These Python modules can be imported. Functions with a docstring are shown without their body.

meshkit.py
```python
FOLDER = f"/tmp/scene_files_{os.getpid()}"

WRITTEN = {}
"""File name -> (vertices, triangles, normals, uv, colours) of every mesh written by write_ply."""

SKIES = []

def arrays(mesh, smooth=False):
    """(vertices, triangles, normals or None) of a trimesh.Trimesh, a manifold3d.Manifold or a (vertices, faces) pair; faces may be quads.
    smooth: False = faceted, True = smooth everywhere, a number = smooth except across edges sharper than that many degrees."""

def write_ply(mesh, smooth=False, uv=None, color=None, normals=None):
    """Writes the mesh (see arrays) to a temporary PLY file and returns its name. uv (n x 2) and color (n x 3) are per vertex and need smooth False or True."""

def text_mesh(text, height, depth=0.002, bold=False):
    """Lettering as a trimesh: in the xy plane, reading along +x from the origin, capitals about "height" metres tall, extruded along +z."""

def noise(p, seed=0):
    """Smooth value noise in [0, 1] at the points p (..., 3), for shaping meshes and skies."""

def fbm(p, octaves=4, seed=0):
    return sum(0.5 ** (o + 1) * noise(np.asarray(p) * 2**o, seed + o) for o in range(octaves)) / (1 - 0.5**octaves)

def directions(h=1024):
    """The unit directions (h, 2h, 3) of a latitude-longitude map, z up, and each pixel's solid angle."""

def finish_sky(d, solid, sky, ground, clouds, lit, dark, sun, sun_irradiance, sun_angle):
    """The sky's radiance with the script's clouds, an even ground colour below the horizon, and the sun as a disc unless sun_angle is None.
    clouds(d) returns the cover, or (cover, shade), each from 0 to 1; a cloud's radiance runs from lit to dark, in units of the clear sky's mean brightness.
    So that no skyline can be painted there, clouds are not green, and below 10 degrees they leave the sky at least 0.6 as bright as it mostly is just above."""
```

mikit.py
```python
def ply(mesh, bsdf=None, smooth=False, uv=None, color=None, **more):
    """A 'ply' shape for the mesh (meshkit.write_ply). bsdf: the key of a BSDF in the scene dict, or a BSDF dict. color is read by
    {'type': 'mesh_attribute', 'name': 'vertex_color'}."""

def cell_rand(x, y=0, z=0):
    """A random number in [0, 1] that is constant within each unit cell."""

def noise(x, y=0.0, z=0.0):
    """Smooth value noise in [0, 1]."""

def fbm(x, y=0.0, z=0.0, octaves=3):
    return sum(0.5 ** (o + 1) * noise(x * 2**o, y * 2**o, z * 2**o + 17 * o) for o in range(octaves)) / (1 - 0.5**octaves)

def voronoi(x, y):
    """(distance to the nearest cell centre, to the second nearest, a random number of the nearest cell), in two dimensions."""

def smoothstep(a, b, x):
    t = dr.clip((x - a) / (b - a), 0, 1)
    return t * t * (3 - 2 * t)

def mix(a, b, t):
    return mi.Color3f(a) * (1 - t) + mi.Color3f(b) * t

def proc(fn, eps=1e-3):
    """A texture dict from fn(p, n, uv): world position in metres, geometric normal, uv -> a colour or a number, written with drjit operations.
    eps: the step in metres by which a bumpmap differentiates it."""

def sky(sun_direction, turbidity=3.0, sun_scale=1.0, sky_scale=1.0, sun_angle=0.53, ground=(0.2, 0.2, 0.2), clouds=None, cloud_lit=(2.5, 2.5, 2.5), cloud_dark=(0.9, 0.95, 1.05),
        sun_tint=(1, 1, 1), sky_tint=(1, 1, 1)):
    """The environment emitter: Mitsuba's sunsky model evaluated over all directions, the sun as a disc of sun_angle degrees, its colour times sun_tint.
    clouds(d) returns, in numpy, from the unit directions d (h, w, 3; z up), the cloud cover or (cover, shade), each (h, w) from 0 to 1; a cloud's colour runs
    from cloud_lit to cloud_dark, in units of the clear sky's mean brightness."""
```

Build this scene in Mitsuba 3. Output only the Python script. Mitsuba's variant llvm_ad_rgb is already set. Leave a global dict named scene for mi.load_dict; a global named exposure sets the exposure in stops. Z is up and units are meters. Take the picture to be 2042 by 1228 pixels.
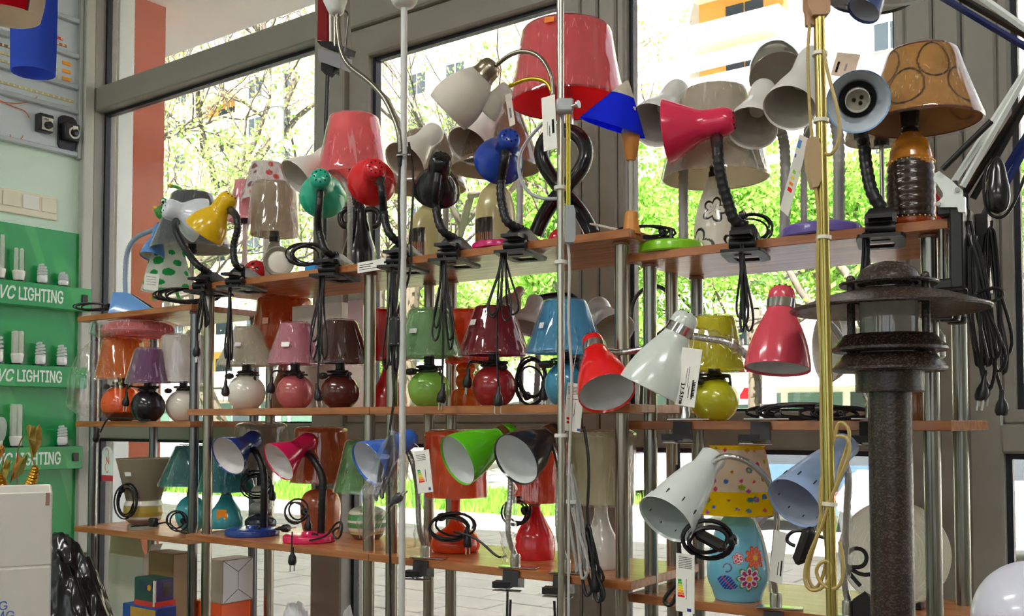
import math, random, numpy as np, trimesh, mitsuba as mi, mikit, meshkit
from mikit import proc, fbm, noise, smoothstep, mix
import drjit as dr
T = mi.ScalarTransform4f
scene, labels = {}, {}
# ---------------------------------------------------------------- camera (eye height 1.5 m, looking 36 degrees left of the window's normal)
FOC, PPX, PPY = 1988.0, 1021.0, 765.0
YAW, PIT = math.radians(36.1), math.radians(2.2)
cs, sn = math.cos(YAW), math.sin(YAW)
EYE = np.array([0.0, 0.0, 1.5])
RT = np.array([cs, sn, 0.0])
FW = np.array([-sn * math.cos(PIT), cs * math.cos(PIT), math.sin(PIT)])
UP = np.cross(RT, FW)
scene['camera'] = {'type': 'perspective', 'fov': 2 * math.degrees(math.atan(1021.0 / FOC)), 'fov_axis': 'x', 'near_clip': 0.05, 'far_clip': 500.0,
                   'principal_point_offset_x': 0.0, 'principal_point_offset_y': -(PPY - 614.0) / 1228.0,
                   'to_world': T().look_at(origin=EYE.tolist(), target=(EYE + FW).tolist(), up=[0, 0, 1])}
# ---------------------------------------------------------------- sky and sun (the sun stands behind the shop and lights the far side of the street)
SUN_POWER = 6.0
SUN = (0.25, -0.72, 0.95)
scene['sky'] = mikit.sky(SUN, turbidity=4.0, sun_scale=0.0, sky_scale=1.5, ground=(0.3, 0.3, 0.28), sun_angle=None,
                         clouds=lambda d: 0.35 + 0.6 * np.clip(meshkit.fbm(d * 2.5, 4) * 2.2 - 0.5, 0, 1), cloud_lit=(2.4, 2.4, 2.4), cloud_dark=(1.4, 1.42, 1.48))
scene['sun'] = {'type': 'directional', 'direction': [-SUN[0], -SUN[1], -SUN[2]], 'irradiance': {'type': 'rgb', 'value': [SUN_POWER * 1.0, SUN_POWER * 0.95, SUN_POWER * 0.86]}}
exposure = 2.0
UNSEEN_CEIL_LIGHT = 11.5
# ---------------------------------------------------------------- materials
def C(h):
    c = np.array([int(h[i:i + 2], 16) for i in (0, 2, 4)]) / 255.0
    return np.where(c <= 0.04045, c / 12.92, ((c + 0.055) / 1.055) ** 2.4)
def paint_fn(p, n, uv):
    """a mesh of one colour carries it, as sRGB bytes, in its texture coordinates: u = 256 red + green, v = blue"""
    r = dr.floor(uv.x / 256.0)
    g = dr.floor(uv.x - 256.0 * r)
    c = mi.Color3f(r, g, dr.floor(uv.y)) / 255.0
    return dr.select(c <= 0.04045, c / 12.92, dr.power((dr.maximum(c, 0.0) + 0.055) / 1.055, 2.4))
PAINT = proc(paint_fn)
VC = {'type': 'mesh_attribute', 'name': 'vertex_color'}       # for meshes with a pattern
def two(d): return {'type': 'twosided', 'bsdf': d}
def thin(**k): return {'type': 'principledthin', 'spec_trans': 0.0, **k}
PLAIN = dict(m_satin=dict(roughness=0.38, specular=0.45), m_matte=dict(roughness=0.85, specular=0.2), m_metal=dict(roughness=0.24, metallic=1.0), m_chrome=dict(roughness=0.07, metallic=1.0))
GLOSS = dict(roughness=0.16, specular=0.5, clearcoat=0.5, clearcoat_gloss=0.95)
SHADE, FROST = dict(roughness=0.8, diff_trans=1.0, eta=1.4), dict(roughness=0.35, diff_trans=1.4, eta=1.5)
for k_, d_ in PLAIN.items(): scene[k_] = two({'type': 'principled', 'base_color': PAINT, **d_})
for s_, c_ in (('', PAINT), ('_v', VC)):
    scene['m_gloss' + s_] = two({'type': 'principled', 'base_color': c_, **GLOSS})
    scene['m_shade' + s_] = thin(base_color=c_, **SHADE)
    scene['m_frost' + s_] = thin(base_color=c_, **FROST)
scene['m_leaf'] = thin(base_color=VC, roughness=0.6, diff_trans=1.0, eta=1.4)
def film_fn(p, n, uv):
    a = noise(p.x * 120.0 + p.z * 7.0, p.y * 120.0 - p.z * 5.0, p.z * 3.0)
    b = noise(p.x * 260.0 - p.z * 16.0, p.y * 260.0 + p.z * 9.0, p.z * 6.0)
    return 0.015 + 0.32 * smoothstep(0.80, 0.95, a) + 0.34 * smoothstep(0.84, 0.96, b)  # thin haze, with pale streaks painted where creases would glint
scene['m_film'] = {'type': 'blendbsdf', 'weight': proc(film_fn), 'a': {'type': 'thindielectric', 'int_ior': 1.5},
                   'b': {'type': 'principledthin', 'base_color': {'type': 'rgb', 'value': [0.86, 0.86, 0.86]}, 'roughness': 0.2, 'diff_trans': 0.7, 'spec_trans': 0.0, 'eta': 1.5}}
scene['m_glass'] = {'type': 'thindielectric', 'int_ior': 1.45}
def K(h): return [float(x) for x in C(h)]
def wood_fn(p, n, uv):
    g = fbm(p.x * 9.0, p.y * 120.0, p.z * 60.0, 3)
    f = noise(p.x * 60.0, p.y * 700.0, p.z * 300.0)
    return mix(K('99592f'), K('b0744a'), smoothstep(0.2, 0.8, g)) * (0.96 + 0.06 * f)
scene['m_wood'] = two({'type': 'principled', 'base_color': proc(wood_fn), 'roughness': 0.24, 'specular': 0.55})
def hammer_col(p, n, uv):
    a = noise(p.x * 420.0, p.y * 420.0, p.z * 420.0)
    return mix(K('231a17'), K('4e3e37'), smoothstep(0.4, 0.9, a))
def hammer_bump(p, n, uv): return fbm(p.x * 260.0, p.y * 260.0, p.z * 260.0, 2)
scene['m_hammer'] = two({'type': 'bumpmap', 'bump': proc(hammer_bump, 5e-4), 'scale': 0.0005, 'bsdf': {'type': 'principled', 'base_color': proc(hammer_col), 'roughness': 0.3, 'specular': 0.6}})
def pave_fn(p, n, uv):
    return mix(K('b8b4ac'), K('d2cec6'), fbm(p.x * 3.0, p.y * 3.0, 0.0, 4))
scene['m_pave'] = two({'type': 'diffuse', 'reflectance': proc(pave_fn)})
def green_fn(p, n, uv):
    g = fbm(p.y * 5.0, p.z * 3.0, p.x, 3)
    s = smoothstep(0.5, 0.62, fbm(p.y * 14.0 + p.z * 5.0, p.z * 2.0, 3.0, 2))
    return mix(mix(K('0a7a3c'), K('17994c'), g), K('4fb060'), s * 0.35)
scene['m_green'] = two({'type': 'principled', 'base_color': proc(green_fn), 'roughness': 0.22, 'specular': 0.5})
def plaster_fn(p, n, uv): return mix(K('d2ead8'), K('e0f2e2'), fbm(p.x * 2.0, p.y * 2.0, p.z * 2.0, 3))
scene['m_mint'] = two({'type': 'diffuse', 'reflectance': proc(plaster_fn)})
def grass_fn(p, n, uv): return mix(K('5f9440'), K('9cc860'), fbm(p.x * 1.5, p.y * 1.5, 0.0, 4))
scene['m_grass'] = two({'type': 'diffuse', 'reflectance': proc(grass_fn)})
# ---------------------------------------------------------------- helpers: pixel rays of the photograph meet real planes
def ray(u, v): return FW + (u - PPX) / FOC * RT - (v - PPY) / FOC * UP
def W(u, v, y=None, x=None, z=None):
    d = ray(u, v)
    t = (y - EYE[1]) / d[1] if y is not None else (x - EYE[0]) / d[0] if x is not None else (z - EYE[2]) / d[2]
    return EYE + t * d
def mpp(p): return float((np.asarray(p) - EYE) @ FW) / FOC
def P3(q, y):
    return W(q[0], q[1], q[2] if len(q) > 2 else y)
def cr(pts, n):
    """n points along a smooth curve through the given ones"""
    p = np.asarray(pts, float)
    if len(p) < 3:
        t = np.linspace(0, 1, n)[:, None]
        return p[0] * (1 - t) + p[-1] * t
    L = np.concatenate([[0], np.cumsum(np.maximum(np.linalg.norm(np.diff(p, axis=0), axis=1), 1e-9) ** 0.6)])
    from scipy.interpolate import CubicSpline, PchipInterpolator
    s = np.linspace(0, L[-1], n)
    return CubicSpline(L, p, bc_type='natural')(s)
def tube(pts, r, sides=8, n=None, ribs=0.0, caps=True):
    p = cr(pts, n) if n else np.asarray(pts, float)
    k = len(p)
    t = np.gradient(p, axis=0)
    t /= np.linalg.norm(t, axis=1, keepdims=True) + 1e-12
    a = np.cross(t[0], [0, 0, 1.0] if abs(t[0][2]) < 0.9 else [1.0, 0, 0])
    A = []
    for i in range(k):
        a = a - t[i] * (a @ t[i])
        a /= np.linalg.norm(a) + 1e-12
        A.append(a)
    A = np.array(A); Bn = np.cross(t, A)
    r = np.broadcast_to(np.asarray(r, float), (k,)).copy()
    if ribs: r *= 1 + ribs * np.where(np.arange(k) % 3 == 0, -1.0, 0.5)
    ang = np.arange(sides) * 2 * np.pi / sides
    v = p[:, None] + r[:, None, None] * (np.cos(ang)[None, :, None] * A[:, None] + np.sin(ang)[None, :, None] * Bn[:, None])
    i, j = np.meshgrid(np.arange(k - 1), np.arange(sides), indexing='ij')
    j2 = (j + 1) % sides
    q = np.stack([i * sides + j, i * sides + j2, (i + 1) * sides + j2, (i + 1) * sides + j], -1).reshape(-1, 4)
    V = v.reshape(-1, 3); Fc = np.vstack([q[:, [0, 1, 2]], q[:, [0, 2, 3]]])
    if caps:
        V = np.vstack([V, p[:1], p[-1:]])
        c0, c1, jj = k * sides, k * sides + 1, np.arange(sides)
        Fc = np.vstack([Fc, np.stack([jj * 0 + c0, (jj + 1) % sides, jj], 1), np.stack([jj * 0 + c1, (k - 1) * sides + jj, (k - 1) * sides + (jj + 1) % sides], 1)])
    return trimesh.Trimesh(V, Fc, process=False)
def lathe(prof, n=36):
    pr_ = np.asarray(prof, float)
    ang = np.arange(n) * 2 * np.pi / n
    V = np.stack([pr_[:, 0, None] * np.cos(ang), pr_[:, 0, None] * np.sin(ang), np.broadcast_to(pr_[:, 1, None], (len(pr_), n))], -1).reshape(-1, 3)
    i, j = np.meshgrid(np.arange(len(pr_) - 1), np.arange(n), indexing='ij')
    j2 = (j + 1) % n
    q = np.stack([i * n + j, i * n + j2, (i + 1) * n + j2, (i + 1) * n + j], -1).reshape(-1, 4)
    Fc = np.vstack([q[:, [0, 1, 2]], q[:, [0, 2, 3]]])
    m = trimesh.Trimesh(V, Fc, process=False)
    if pr_[0, 0] < 1e-6 or pr_[-1, 0] < 1e-6:
        m.merge_vertices(); m.update_faces(m.nondegenerate_faces()); m.remove_unreferenced_vertices()
    return m
def smooth_prof(pts, n):
    from scipy.interpolate import PchipInterpolator
    p = np.asarray(pts, float)
    L = np.concatenate([[0], np.cumsum(np.linalg.norm(np.diff(p, axis=0), axis=1) + 1e-9)])
    s = np.linspace(0, L[-1], n)
    q = np.stack([PchipInterpolator(L, p[:, 0])(s), PchipInterpolator(L, p[:, 1])(s)], 1)
    q[:, 0] = np.maximum(q[:, 0], 0)
    return q
def frame(axis, up=(0, 0, 1)):
    z = np.asarray(axis, float); z /= np.linalg.norm(z)
    x = np.cross(up, z)
    if np.linalg.norm(x) < 1e-6: x = np.cross([1.0, 0, 0], z)
    x /= np.linalg.norm(x)
    return np.stack([x, np.cross(z, x), z], 1)
def put(m, pos=(0, 0, 0), axis=None, rz=0.0, M=None):
    m = m.copy()
    v = np.asarray(m.vertices)
    if rz:
        c_, s_ = math.cos(rz), math.sin(rz)
        v = v @ np.array([[c_, -s_, 0], [s_, c_, 0], [0, 0, 1]]).T
    if axis is not None: v = v @ frame(axis).T
    if M is not None: v = v @ np.asarray(M).T
    return trimesh.Trimesh(v + np.asarray(pos, float), m.faces, process=False)
def box(sx, sy, sz, b=0.0, at=(0, 0, 0)):
    """box of these full sizes about 'at', its edges chamfered by b"""
    h = np.array([sx, sy, sz]) / 2.0
    if b <= 0:
        m = trimesh.creation.box(2 * h)
    else:
        b = min(b, 0.45 * 2 * h.min())
        pts = []
        for s in np.array(np.meshgrid([-1, 1], [-1, 1], [-1, 1])).T.reshape(-1, 3):
            for k in range(3):
                q = h - b; q[k] = h[k]
                pts.append(s * q)
        m = trimesh.convex.convex_hull(np.array(pts))
    m.apply_translation(at)
    return m
def span(x0, x1, y0, y1, z0, z1, b=0.0):
    return box(abs(x1 - x0), abs(y1 - y0), abs(z1 - z0), b, ((x0 + x1) / 2, (y0 + y1) / 2, (z0 + z1) / 2))
def hull(pts): return trimesh.convex.convex_hull(np.asarray(pts, float))
def cat(ms): return trimesh.util.concatenate(ms)
def key_of(base):
    used = lambda k: k in scene or k in labels or any(s.startswith(k + '__') for s in (k_ for k_ in scene if k_.startswith(base)))
    if not used(base): return base
    i = 1
    while used(f'{base}_{i:03d}'): i += 1
    return f'{base}_{i:03d}'
def shape(mesh, mat, col=None, smooth=38, colfn=None, **more):
    if mat in ('m_wood', 'm_hammer', 'm_pave', 'm_green', 'm_mint', 'm_grass', 'm_film', 'm_glass'):
        return mikit.ply(mesh, mat, smooth=smooth, **more)
    if smooth and smooth is not True:
        mesh = trimesh.graph.smooth_shade(mesh, angle=math.radians(smooth), facet_minarea=None)
    v = np.asarray(mesh.vertices)
    lin_ = C(col) if isinstance(col, str) else None if col is None else np.asarray(col, float)
    if colfn is not None or mat == 'm_leaf':
        cl = colfn(v) if colfn is not None else np.broadcast_to(lin_, (len(v), 3))
        return mikit.ply(mesh, mat if mat == 'm_leaf' else mat + '_v', smooth=bool(smooth), color=cl, **more)
    b = np.round(255 * np.where(lin_ <= 0.0031308, 12.92 * lin_, 1.055 * np.maximum(lin_, 1e-9) ** (1 / 2.4) - 0.055))
    return mikit.ply(mesh, mat, smooth=bool(smooth), uv=np.broadcast_to([256 * b[0] + b[1] + 0.5, b[2] + 0.5], (len(v), 2)), **more)
def thing(name, label, category, group=None, kind=None):
    k = key_of(name)
    labels[k] = {'label': label, 'category': category}
    if group: labels[k]['group'] = group
    if kind: labels[k]['kind'] = kind
    return k
def part(root, name, mesh, mat, col=None, smooth=38, label=None, colfn=None, kind=None, **more):
    k = key_of(root + '__' + name)
    scene[k] = mesh if isinstance(mesh, dict) else shape(mesh, mat, col, smooth, colfn, **more)
    if label or kind:
        labels[k] = {}
        if label: labels[k]['label'] = label
        if kind: labels[k]['kind'] = kind
    return k
def struct(name, mesh, mat, col=None, smooth=38, label=None, **more):
    k = key_of(name)
    scene[k] = shape(mesh, mat, col, smooth, **more)
    labels[k] = {'kind': 'structure'}
    if label: labels[k]['label'] = label
    return k
def one(name, label, category, mesh, mat, col=None, smooth=38, group=None, kind=None, colfn=None, **more):
    k = key_of(name)
    scene[k] = shape(mesh, mat, col, smooth, colfn, **more)
    labels[k] = {'label': label, 'category': category}
    if group: labels[k]['group'] = group
    if kind: labels[k]['kind'] = kind
    return k
rng = np.random.default_rng(7)
BLK, STEEL, CHR, BRASS, ALU = '17171a', 'a39d90', 'd8d8d6', 'cdb566', '9a9a94'
# ---------------------------------------------------------------- the room
YW = 2.6                                   # inner face of the window frames
FRAME = '8a877f'
struct('floor', span(-4.5, 4.0, -3.6, 2.7, -0.1, 0.0), 'm_matte', '6e675e', False)  # out of view; dark to keep bounce light off the lower shelves
struct('ceiling', span(-4.5, 4.0, -3.6, 2.7, 3.6, 3.75), 'm_matte', 'dcdcd6', False)
struct('wall_left', span(-4.6, -4.35, -3.6, 2.62, 0, 3.6), 'm_mint', None, False, label='pale mint painted wall')
struct('wall_right', span(4.0, 4.2, -3.6, 2.7, 0, 3.6), 'm_matte', 'b3aea4', False)
for (x0, x1, z0, z1) in [(-4.5, 4.0, 0, 1.5), (-4.5, 4.0, 3.2, 3.6), (-4.5, -3.9, 1.5, 3.2), (-1.5, -1.2, 1.5, 3.2), (1.2, 1.5, 1.5, 3.2), (3.8, 4.0, 1.5, 3.2)]:
    struct('wall_back', span(x0, x1, -3.75, -3.6, z0, z1), 'm_matte', 'a8a298', False)  # out of view; high sills keep daylight off the lower shelves
for (x0, x1) in [(-3.9, -1.5), (-1.2, 1.2), (1.5, 3.8)]:  # windows out of view, lighting the shelves from the front
    cx = (x0 + x1) / 2
    w = thing('window', 'unseen white framed window in the back wall', 'window', kind='structure')
    part(w, 'frame', cat([span(cx - 0.04, cx + 0.04, -3.72, -3.63, 1.5, 3.2), span(x0, x1, -3.72, -3.63, 2.3, 2.38), span(x0, x0 + 0.06, -3.72, -3.63, 1.5, 3.2), span(x1 - 0.06, x1, -3.72, -3.63, 1.5, 3.2)]), 'm_matte', 'e4e4e0', False)
# the storeys above the shop, out of view, and its canopy shade the pavement in front of it
struct('wall_upper', span(-40, 30, -9.0, 2.75, 3.9, 11.0), 'm_matte', 'cfc6b8', False, label='unseen upper storeys of the shop building')
struct('trim_001', span(-40, 30, 2.75, 3.6, 3.72, 3.95), 'm_matte', 'f0efea', False, label='pale canopy over the pavement')
# shop window frames, all aluminium profiles standing side by side
def profile(x0, x1, z0, z1, y0=YW, y1=YW + 0.1, b=0.006): return span(x0, x1, y0, y1, z0, z1, b)
def frames(name, items, col=FRAME):
    for (n, m) in items: part(name, n, m, 'm_satin', col)
f = thing('trim_002', 'grey aluminium shop front frame', 'frame', kind='structure'); labels[f].pop('category')
ZT = 3.6
mull = [(-4.46, -4.31, 'post'), (-2.816, -2.655, 'post'), (-1.70, -1.635, 'post'), (-1.632, -1.572, 'post'), (-1.568, -1.507, 'post'), (-0.665, -0.60, 'post'), (-0.597, -0.535, 'post'), (-0.53, -0.455, 'post')]
for (a, b_, n) in mull: part(f, n, profile(a, b_, 0, ZT, YW - 0.02 if b_ - a > 0.1 else YW), 'm_satin', FRAME)
part(f, 'rail', profile(-4.33, -2.80, 2.958, 3.07, YW - 0.015), 'm_satin', FRAME)
part(f, 'rail', profile(-2.67, 3.9, 2.955, 3.16, YW - 0.015), 'm_satin', FRAME)
for (a, b_) in [(-4.33, -2.80), (-2.67, -1.69), (-1.51, -0.66), (-0.46, 0.55)]:
    part(f, 'rail', profile(a, b_, 1.425, 1.495), 'm_satin', FRAME)
    part(f, 'rail', profile(a, b_, 0.0, 0.16), 'm_satin', FRAME)
for (a, b_) in [(-2.655, -1.70), (-1.507, -0.665), (-0.455, 0.55)]:      # opening sashes
    w = thing('window_frame', 'grey aluminium sash frame of the shop window', 'window', kind='structure'); labels[w].pop('category')
    m = 0.098 if a < -2 else 0.028
    for (p0, p1, q0, q1) in [(a, a + m, 1.495, 2.955), (b_ - 0.028, b_, 1.495, 2.955), (a, b_, 2.845, 2.955), (a, b_, 1.495, 1.53)]:
        part(w, 'sash_bar', profile(p0, p1, q0, q1, YW + 0.005, YW + 0.085), 'm_satin', FRAME)
panes = [(-4.31, -2.816, 3.07, ZT), (-4.31, -2.816, 1.495, 2.958), (-4.31, -2.816, 0.16, 1.425), (-2.557, -1.728, 1.53, 2.845), (-2.655, -1.70, 0.16, 1.425), (-2.655, -1.70, 3.16, ZT),
         (-1.479, -0.693, 1.53, 2.845), (-1.507, -0.665, 0.16, 1.425), (-0.427, 0.522, 1.53, 2.845), (-0.455, 0.55, 0.16, 1.425), (0.6, 3.9, 0.16, 2.955)]
for i, (a, b_, z0, z1) in enumerate(panes):
    w = thing('window_%d' % (i + 1), 'glass pane of the shop window', 'window', kind='structure'); labels[w].pop('category')
    part(w, 'pane', trimesh.Trimesh([[a, YW + 0.05, z0], [b_, YW + 0.05, z0], [b_, YW + 0.05, z1], [a, YW + 0.05, z1]], [[0, 1, 2], [0, 2, 3]], process=False), 'm_glass', None, False)
    g = 0.014
    part(w, 'gasket', cat([span(a, b_, YW + 0.036, YW + 0.062, z1 - g, z1), span(a, b_, YW + 0.036, YW + 0.062, z0, z0 + g * 0.5), span(a, a + g, YW + 0.036, YW + 0.062, z0, z1), span(b_ - g * 0.7, b_, YW + 0.036, YW + 0.062, z0, z1)]), 'm_satin', '1b1d26', False, label='black rubber gasket')
struct('trim_003', span(0.55, 0.62, YW, YW + 0.1, 0, ZT), 'm_satin', FRAME)
struct('trim_004', span(0.62, 4.0, YW, YW + 0.1, 0, 0.16), 'm_satin', FRAME)
# left jamb: cover strip with a ragged sealant bead, white outer mullion, brick red pillar outside
struct('trim_005', span(-4.35, -4.30, 2.53, 2.58, 0.9, ZT, 0.004), 'm_satin', 'b0b0a8')
bead = tube([[-4.335 + 0.003 * math.sin(9 * z), 2.565 + 0.004 * math.sin(5.3 * z), z] for z in np.linspace(1.9, 3.59, 90)], 0.009 + 0.0025 * rng.standard_normal(90), 7)
struct('trim_006', bead, 'm_matte', 'b9b39b', True, label='ragged sealant bead between wall and frame')
struct('trim_007', span(-4.43, -4.375, 2.75, 2.83, 0, 4.0), 'm_satin', 'f0f2ee', label='white outer mullion')
struct('trim_008', span(-4.90, -4.60, 2.86, 3.16, 0, 4.4), 'm_matte', 'b3644f', label='brick red pillar outside the window')
# ---------------------------------------------------------------- ceiling lamps, out of view, placed to light the shelves from the front
for i, (x, y) in enumerate([(-2.4, 0.2), (0.6, 0.2), (-2.4, -2.0), (0.6, -2.0)]):
    t = thing('ceiling_lamp', ('left front', 'right front', 'left rear', 'right rear')[i] + ' unseen fluorescent tube lamp on the shop ceiling', 'unseen ceiling light')
    part(t, 'housing', span(x - 0.65, x + 0.65, y - 0.1, y + 0.1, 3.53, 3.6, 0.01), 'm_satin', 'e6e6e2')
    m = span(x - 0.6, x + 0.6, y - 0.07, y + 0.07, 3.5, 3.53)
    scene[t + '__tube'] = mikit.ply(m, 'm_matte_plain', emitter={'type': 'area', 'radiance': {'type': 'rgb', 'value': [UNSEEN_CEIL_LIGHT * 1.0, UNSEEN_CEIL_LIGHT * 0.98, UNSEEN_CEIL_LIGHT * 0.93]}})
scene['m_matte_plain'] = {'type': 'diffuse', 'reflectance': {'type': 'rgb', 'value': [0.8, 0.8, 0.8]}}
# ---------------------------------------------------------------- outside: ground, pavement of slabs, grass, road
struct('ground', span(-200, 80, 2.7, 17.2, -0.12, -0.02), 'm_pave', None, False, label='pavement bedding')
struct('ground_001', span(-200, 80, 17.2, 200, -0.12, -0.04), 'm_matte', '8f8f8c', False, label='grey road across the lawn')
pv = thing('pavement', 'pale stone slab pavement outside the window', 'pavement', kind='structure'); labels[pv].pop('category')
slabs = [shape(box(0.585 + 0.012 * k, 0.385, 0.04, 0.006, (0, 0, -0.02)), 'm_pave', None, 30) for k in range(3)]
far = []
nslab = 0
for j in range(26):
    y = 2.95 + 0.4 * j
    for i in range(70):
        x = -0.62 * (i - 8) + (0.31 if j % 2 else 0)
        z = 1.5
        q = np.array([x, y, 0.0]) - EYE
        d = q @ FW
        u, vv = PPX + FOC * (q @ RT) / d, PPY - FOC * (q @ UP) / d
        if -100 < u < 2150 and vv > 940:
            if vv < 1260 and nslab < 300 and vv > 1045:
                nslab += 1
                scene[key_of(pv + '__slab') if nslab < 2 else f'{pv}__slab_{nslab - 1:03d}'] = {**slabs[int(rng.integers(3))], 'to_world': T().translate([x, y, float(rng.uniform(-0.004, 0.004))]).rotate([0, 0, 1], float(rng.uniform(-0.6, 0.6)))}
            elif vv <= 1045: far.append(box(0.6, 0.385, 0.04, 0, (x, y, -0.02)))
part(pv, 'far_slabs', cat(far), 'm_pave', None, False, kind='stuff')
grass_blades = []
n = 45000
gx, gy = rng.uniform(-34, -9, n), rng.uniform(13.0, 17.2, n)
gh = rng.uniform(0.06, 0.22, n) * (0.6 + 0.9 * meshkit.noise(np.stack([gx, gy, gx * 0], 1) * 0.8))
a = rng.uniform(0, 2 * np.pi, n)
b0 = np.stack([gx - 0.02 * np.cos(a), gy - 0.02 * np.sin(a), gx * 0 - 0.02], 1); b1 = np.stack([gx + 0.02 * np.cos(a), gy + 0.02 * np.sin(a), gx * 0 - 0.02], 1)
tp = np.stack([gx + rng.normal(0, 0.03, n), gy + rng.normal(0, 0.03, n), gh], 1)
gm = trimesh.Trimesh(np.stack([b0, b1, tp], 1).reshape(-1, 3), np.arange(3 * n).reshape(-1, 3), process=False)
gcol = np.repeat(mix_ := (C('5f9a3a')[None] * (1 - (k := rng.random(n)[:, None])) + C('a9d060')[None] * k), 3, axis=0)
struct('lawn', span(-200, -9, 13.0, 17.2, -0.1, -0.01), 'm_grass', None, False, label='strip of lawn beyond the pavement')
scene['grass'] = mikit.ply(gm, 'm_leaf', smooth=False, color=gcol)
labels['grass'] = {'label': 'bright green grass of the lawn strip', 'category': 'grass', 'kind': 'stuff'}
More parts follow.
